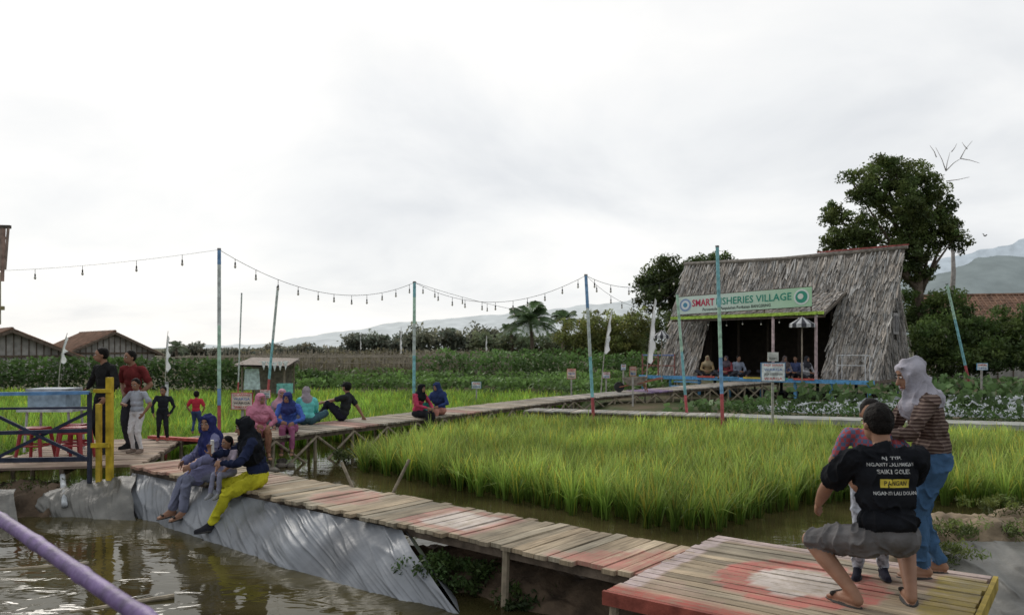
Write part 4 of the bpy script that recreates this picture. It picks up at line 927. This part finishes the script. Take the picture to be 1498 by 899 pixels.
    nv=len(me.vertices); nf=len(me.polygons); co=np.empty(nv*3,np.float32); me.vertices.foreach_get('co',co); co=co.reshape(-1,3)
    fc=np.empty(nf*3,np.float32); me.polygons.foreach_get('center',fc); fc=fc.reshape(-1,3)
    def classify(X):
        best=np.full(len(X),1e9); bi=np.zeros(len(X),np.int32)
        for p in prims:
            if p[0]=='c':
                a=np.array(p[1]);b_=np.array(p[2]);d=b_-a;L2=max(d@d,1e-9); t=np.clip(((X-a)@d)/L2,0,1); ds=np.linalg.norm(X-a-t[:,None]*d,axis=1)-(p[3]+(p[4]-p[3])*t); m=p[5]
            else:
                Y=(X-np.array(p[1]))@np.array(p[2]); r=np.array(p[3]); kk=np.linalg.norm(Y/r,axis=1); ds=np.linalg.norm(Y,axis=1)*(1-1/np.maximum(kk,1e-3)); m=p[4]
            s_=ds<best; best[s_]=ds[s_]; bi[s_]=m
        return bi
    fm_=classify(fc); me.polygons.foreach_set('material_index',fm_); me.polygons.foreach_set('use_smooth',np.ones(nf,bool))
    vm=classify(co); nr=np.empty(nv*3,np.float32); me.vertices.foreach_get('normal',nr); nr=nr.reshape(-1,3)
    amp=np.where((vm==to)|(vm==bo)|(vm==hi),.0085*H*fold,0.0); amp=np.where(vm==ha,.004*H,amp)
    for i in np.nonzero(amp)[0]:
        p=V(co[i]); wq=noise.noise(V((p.x*5,p.y*5,p.z*5)))
        f=.8*noise.noise(V((p.x*9,p.y*9,p.z*4)))+1.1*((1-abs(noise.noise(V((p.x*13+wq,p.y*13,p.z*6+wq)))*1.8))**3-.35); co[i]+=nr[i]*amp[i]*f
    me.vertices.foreach_set('co',co.ravel()); me.update()
    body=bpy.data.objects.new(name,me); COL.objects.link(body)
    fb=MB()
    for s in (-1,1):
        fb.ball(hp(s*.0175,.0465,.008),(.0085*H*q,.0055*H*q,.0048*H*q),0,R=HM); fb.ball(hp(s*.0175,.0505,.008),(.004*H*q,.0035*H*q,.004*H*q),1,R=HM)
        fb.tube([hp(s*.009,.0525,.0195),hp(s*.018,.052,.0225),hp(s*.028,.044,.019)],.0022*H*q,5,1)
    fb.tube([hp(-.014,.0515,-.0355),hp(0,.0555,-.0365),hp(.014,.0515,-.0355)],[.002*H*q,.0042*H*q,.002*H*q],6,2)
    fb.obj('face_features',[mat('eye_white',(.55,.52,.5),.3),HAIR,mat('lips',(.22,.07,.06),.5)],body,True)
    return body,dict(hp=hp,P=P,Nk=Nk,F2=F2,R2=R2,T2=T2v,H=H)
def stand(h,x=.085): return [((x,0,h),(0,1,0)),((-x,0,h),(0,1,0))]
def edge(H,spread=.09,f=.27,d=-.17,dy=0): return [((spread,f*H,d*H),(0,.8,1),(0,1,-.25)),((-spread,f*H+dy,d*H),(0,.8,1),(0,1,-.25))]
lap=lambda H:[((.08,.25*H*.8,.16*H),(1,-.5,-.6)),((-.08,.2*H,.15*H),(-1,-.5,-.6))]
NB=.0065
man,mi_=person('squatting_man',(2.30,4.93,0),3,1.78,(0,-.10,.45),(0,.03,1),(0,.12,1),(-.15,1,-.22),
  [((.22,.38,.60),(1,-.5,-.3)),((-.22,.36,.56),(-1,-.5,-.3))],
  [((.19,-.03,.085),(.55,1,.15),(.4,1,0)),((-.19,-.06,.085),(-.55,1,.15),(-.4,1,0))],
  top=(.012,.013,.016),bot=(.125,.12,.12),sleeve='short',leg='short',vox=NB,bulk=1.12,hs=.97,fold=1.2)
bvh=BVHTree.FromPolygons([v.co for v in man.data.vertices],[p.vertices for p in man.data.polygons])
def shirt(u,v,off=.004):
    c=mi_['Nk']-mi_['T2']*.14; o=c+mi_['R2']*u+mi_['T2']*v-mi_['F2']*.6
    h=bvh.ray_cast(o,mi_['F2'])
    return (h[0] if h[0] else c-mi_['F2']*.12)-mi_['F2']*off
b=MB(); 
for txt,v,sz,wd in (('AJ TYPE',.085,.026,.13),('NGANTI LALI MANGAN',.045,.030,.28),('SAIKI GOLEK',-.0,.038,.20),('NGANTI LALI DOLAN',-.125,.030,.26)):
    vs,fs=textmesh(txt,sz,.0,'CENTER'); w0=max(p.x for p in vs)-min(p.x for p in vs); qq=wd/w0
    b.add([shirt(p.x*qq,v+p.y) for p in vs],fs,0,(.6,.6,.58,1))
n=16
b.add([shirt(-.085+.17*i/n,-.082+.05*j/5,.003) for j in range(6) for i in range(n+1)],[(j*(n+1)+i,j*(n+1)+i+1,(j+1)*(n+1)+i+1,(j+1)*(n+1)+i) for j in range(5) for i in range(n)],0,(.58,.46,.06,1))
vs,fs=textmesh('PANGAN',.04,.01,'CENTER'); w0=max(p.x for p in vs)-min(p.x for p in vs); b.add([shirt(p.x*.13/w0,-.070+p.y,.006) for p in vs],fs,0,(.03,.03,.03,1))
b.obj('shirt_print',mat('shirt_ink',(1,1,1),.8,5,.1,0,attr=True),man)
person('small_child',(2.50,5.48,0),160,1.27,(0,0,.66),(0,.08,1),None,(.1,1,-.2),[((.14,.12,.68),(1,-.5,-.3)),((-.14,.12,.68),(-1,-.5,-.3))],
  [((.085,.0,.06),(0,1,0)),((-.085,-.06,.06),(0,1,0))],topmat=mat('plaid_shirt',(.36,.07,.08),.85,7,.1,.3,check=((.10,.13,.22),34)),botmat=mat('patterned_pants',(.30,.32,.36),.85,30,.6,.3),shoe=(.02,.02,.03),sleeve='short',vox=.0075,hs=1.1)
person('woman_in_grey_hijab',(2.98,5.52,0),78,1.57,(0,.02,.82),(0,.10,1),(0,.26,1),(-.12,1,-.38),
  [((.10,.40,1.02),(1,-.3,-.6)),((-.12,.42,1.0),(-1,-.3,-.6))],[((.09,-.05,.075),(0,1,0)),((-.08,.10,.075),(0,1,0))],
  topmat=mat('striped_knit',(.060,.036,.030),.9,7,.1,.3,stripes=((.18,.13,.105),13)),bot=(.055,.115,.21),hijab=(.36,.345,.385),hijl=.8,vox=NB,hs=1.05,fold=1.5,bulk=1.08)
person('woman_in_navy_hijab',(-3.62,9.63,0),128,1.53,(0,0,.10),(0,.10,1),(0,.22,1),(-.75,.75,-.12),
  [((.10,.36,.22),(1,-.4,-.6)),((-.16,.34,.20),(-1,-.3,-.5))],[((.09,.50,-.34),(0,.8,1),(0,1,-.15)),((-.10,.42,-.34),(0,.8,1),(0,1,-.2))],
  top=(.17,.17,.28),bot=(.17,.18,.25),hijab=(.028,.032,.11),hijl=1.2,vox=.008,skirt=.25,hs=1.06,bulk=1.08,fold=1.4)
person('toddler',(-3.26,9.20,.04),155,.86,(0,.05,.12),(0,.05,1),None,(.2,1,-.2),[((.05,.22,.14),(1,-.4,-.5)),((-.05,.22,.14),(-1,-.4,-.5))],
  [((.05,.30,-.10),(0,.8,1),(0,1,-.25)),((-.05,.28,-.10),(0,.8,1),(0,1,-.25))],top=(.46,.38,.44),bot=(.24,.24,.32),sleeve='short',shoe=(.3,.3,.32),vox=.008,hs=1.3)
person('woman_in_black_hijab',(-2.93,9.10,0),112,1.55,(0,0,.11),(0,.14,1),(0,.28,1),(-.10,1,-.25),
  [((.05,.50,.38),(1,-.3,-.6),(0,.3,1),.5),((-.12,.40,.30),(-1,-.3,-.6))],[((.12,.36,-.36),(0,.8,1),(-.1,1,-.1)),((-.10,.52,-.38),(0,.8,1),(-.1,1,-.1))],
  top=(.018,.024,.055),bot=(.46,.43,.03),hijab=(.012,.012,.016),hijl=1.2,shoe=(.03,.03,.035),vox=.008,hs=1.05,bulk=1.1,fold=1.4)
b=MB(); b.box((-3.42,8.97,.47),(.03,.075,.15),Matrix.Rotation(.5,3,'Z'),0,(.55,.53,.5)); b.obj('mobile_phone',M_paint)
person('standing_man',(-6.22,12.0,0),150,1.63,(0,0,.86),(0.02,-.02,1),None,(.4,1,-.1),[((.60,-.10,.95),(.2,-1,.2),(.8,0,-.3),.2),((-.22,.12,.85),(-1,-.5,0))],stand(.075),top=(.02,.02,.022),bot=(.02,.02,.025),shoe=(.03,.03,.03),vox=.011)
person('standing_man',(-6.0,12.45,0),165,1.58,(0,0,.84),(0,.02,1),None,(.3,1,-.1),None,stand(.075),top=(.16,.03,.03),bot=(.05,.05,.06),sleeve='short',shoe=(.03,.03,.03),vox=.012)
person('girl',(-5.72,12.0,0),165,1.13,(0,0,.60),(0,.02,1),None,(-.2,1,-.3),[((.08,.18,.74),(1,-.4,-.4)),((-.16,.06,.60),(-1,-.3,0))],stand(.055,.07),top=(.36,.38,.42),bot=(.62,.60,.60),sleeve='short',shoe=(.2,.15,.12),vox=.010,hs=1.15)
person('boy',(-6.0,13.5,0),200,.95,(0,0,.49),(-.05,.08,1),None,(.2,1,-.3),[((.14,.12,.48),(1,-.4,-.4)),((-.12,.02,.46),(-1,-.3,0))],stand(.05,.07),top=(.025,.028,.035),bot=(.025,.025,.03),shoe=(.3,.1,.08),vox=.010,hs=1.2)
person('toddler',(-5.85,14.55,0),10,.80,(0,0,.41),(0,.02,1),None,(.1,1,-.2),[((.10,.06,.40),(1,-.4,-.4)),((-.10,.04,.40),(-1,-.3,0))],stand(.05,.06),top=(.45,.04,.06),bot=(.05,.08,.17),sleeve='short',vox=.010,hs=1.3)
person('woman_in_pink_hijab',(-4.55,14.1,0),-150,1.52,(0,0,.11),(0,.08,1),(0,.2,1),(-.3,1,-.25),[((.10,.36,.24),(1,-.4,-.6)),((-.12,.34,.22),(-1,-.3,-.5))],edge(1.5),top=(.48,.18,.25),bot=(.22,.11,.07),hijab=(.55,.22,.30),hijl=1.2,vox=.011,skirt=.4,bulk=1.08)
person('woman_in_blue',(-4.18,14.75,0),-170,1.52,(0,0,.11),(0,.15,1),(0,.32,1),(.3,1,-.4),[((.10,.36,.24),(1,-.4,-.6)),((-.12,.34,.22),(-1,-.3,-.5))],edge(1.5),top=(.07,.13,.42),bot=(.30,.10,.18),hijab=(.04,.05,.16),hijl=.8,vox=.011,bulk=1.08)
person('woman_in_teal',(-4.25,16.3,0),20,1.5,(0,0,.11),(0,.05,1),(0,.12,1),(-.2,1,0),[((.12,.3,.15),(1,-.4,-.4)),((-.12,.3,.15),(-1,-.4,-.4))],[((.16,.34,.06),(1,.4,.4)),((-.16,.34,.06),(-1,.4,.4))],top=(.14,.52,.49),bot=(.05,.1,.12),hijab=(.30,.26,.28),hijl=.6,vox=.013,bulk=1.15)
person('woman_in_grey',(-4.6,15.7,0),-160,1.48,(0,0,.11),(0,.05,1),None,(0,1,-.1),lap(1.5),[((.16,.34,.06),(1,.4,.4)),((-.16,.34,.06),(-1,.4,.4))],top=(.25,.2,.25),bot=(.1,.1,.12),hijab=(.45,.25,.30),hijl=1.1,vox=.014)
person('seated_man',(-3.72,17.2,0),88,1.66,(0,0,.11),(0,-.38,1),(0,-.2,1),(.5,1,0),[((.22,-.42,.06),(.3,-1,0),(0,-.4,-.6),.1),((-.12,.40,.40),(-1,-.3,-.2))],[((.12,.58,.07),(.2,0,1)),((-.12,.50,.07),(-.2,0,1))],top=(.03,.033,.035),bot=(.022,.022,.028),sleeve='short',shoe=(.04,.04,.04),vox=.013,cap=1)
person('woman_in_red',(-2.15,17.95,0),-125,1.5,(0,0,.11),(0,.1,1),(0,.2,1),(.1,1,-.2),[((.10,.36,.24),(1,-.4,-.6)),((-.12,.34,.22),(-1,-.3,-.5))],edge(1.5),top=(.42,.05,.10),bot=(.025,.025,.03),hijab=(.015,.015,.018),hijl=.8,vox=.013)
person('small_child',(-1.98,18.15,0),-150,.85,(0,0,.08),(0,.05,1),None,(0,1,-.1),[((.05,.22,.14),(1,-.4,-.5)),((-.05,.22,.14),(-1,-.4,-.5))],[((.06,.26,-.1),(0,.8,1),(0,1,-.2)),((-.06,.26,-.1),(0,.8,1),(0,1,-.2))],top=(.05,.32,.28),bot=(.1,.1,.1),vox=.013,hs=1.25)
person('woman_in_navy',(-1.72,18.75,0),-200,1.52,(0,0,.11),(0,.12,1),(0,.3,1),(.3,1,-.4),[((.10,.36,.24),(1,-.4,-.6)),((-.12,.34,.22),(-1,-.3,-.5))],edge(1.5),top=(.03,.05,.15),bot=(.45,.20,.16),hijab=(.03,.045,.12),hijl=1.15,vox=.013)
cross=[((.16,.34,.06),(1,.4,.4)),((-.16,.34,.06),(-1,.4,.4))]
for s,d,c,hj,yw in ((2.3,2.9,(.30,.22,.12),(.35,.28,.18),160),(3.15,3.1,(.22,.05,.06),(.1,.08,.1),150),(3.45,2.8,(.25,.28,.35),None,190),(5.1,2.6,(.3,.25,.25),(.15,.12,.12),180),(5.45,2.4,(.08,.1,.2),None,150),(5.9,2.7,(.4,.4,.42),(.05,.05,.06),200),(4.2,1.8,(.05,.05,.06),None,180)):
    p=HP(s,d,ZF); person('seated_visitor',p,yw,1.55,(0,0,.10),(0,.06,1),None,(0,1,-.1),lap(1.5),cross,top=c,bot=(.05,.05,.06),hijab=hj,vox=.022)
print('OBJ',len(bpy.data.objects),'POLY',sum(len(m.polygons) for m in bpy.data.meshes))
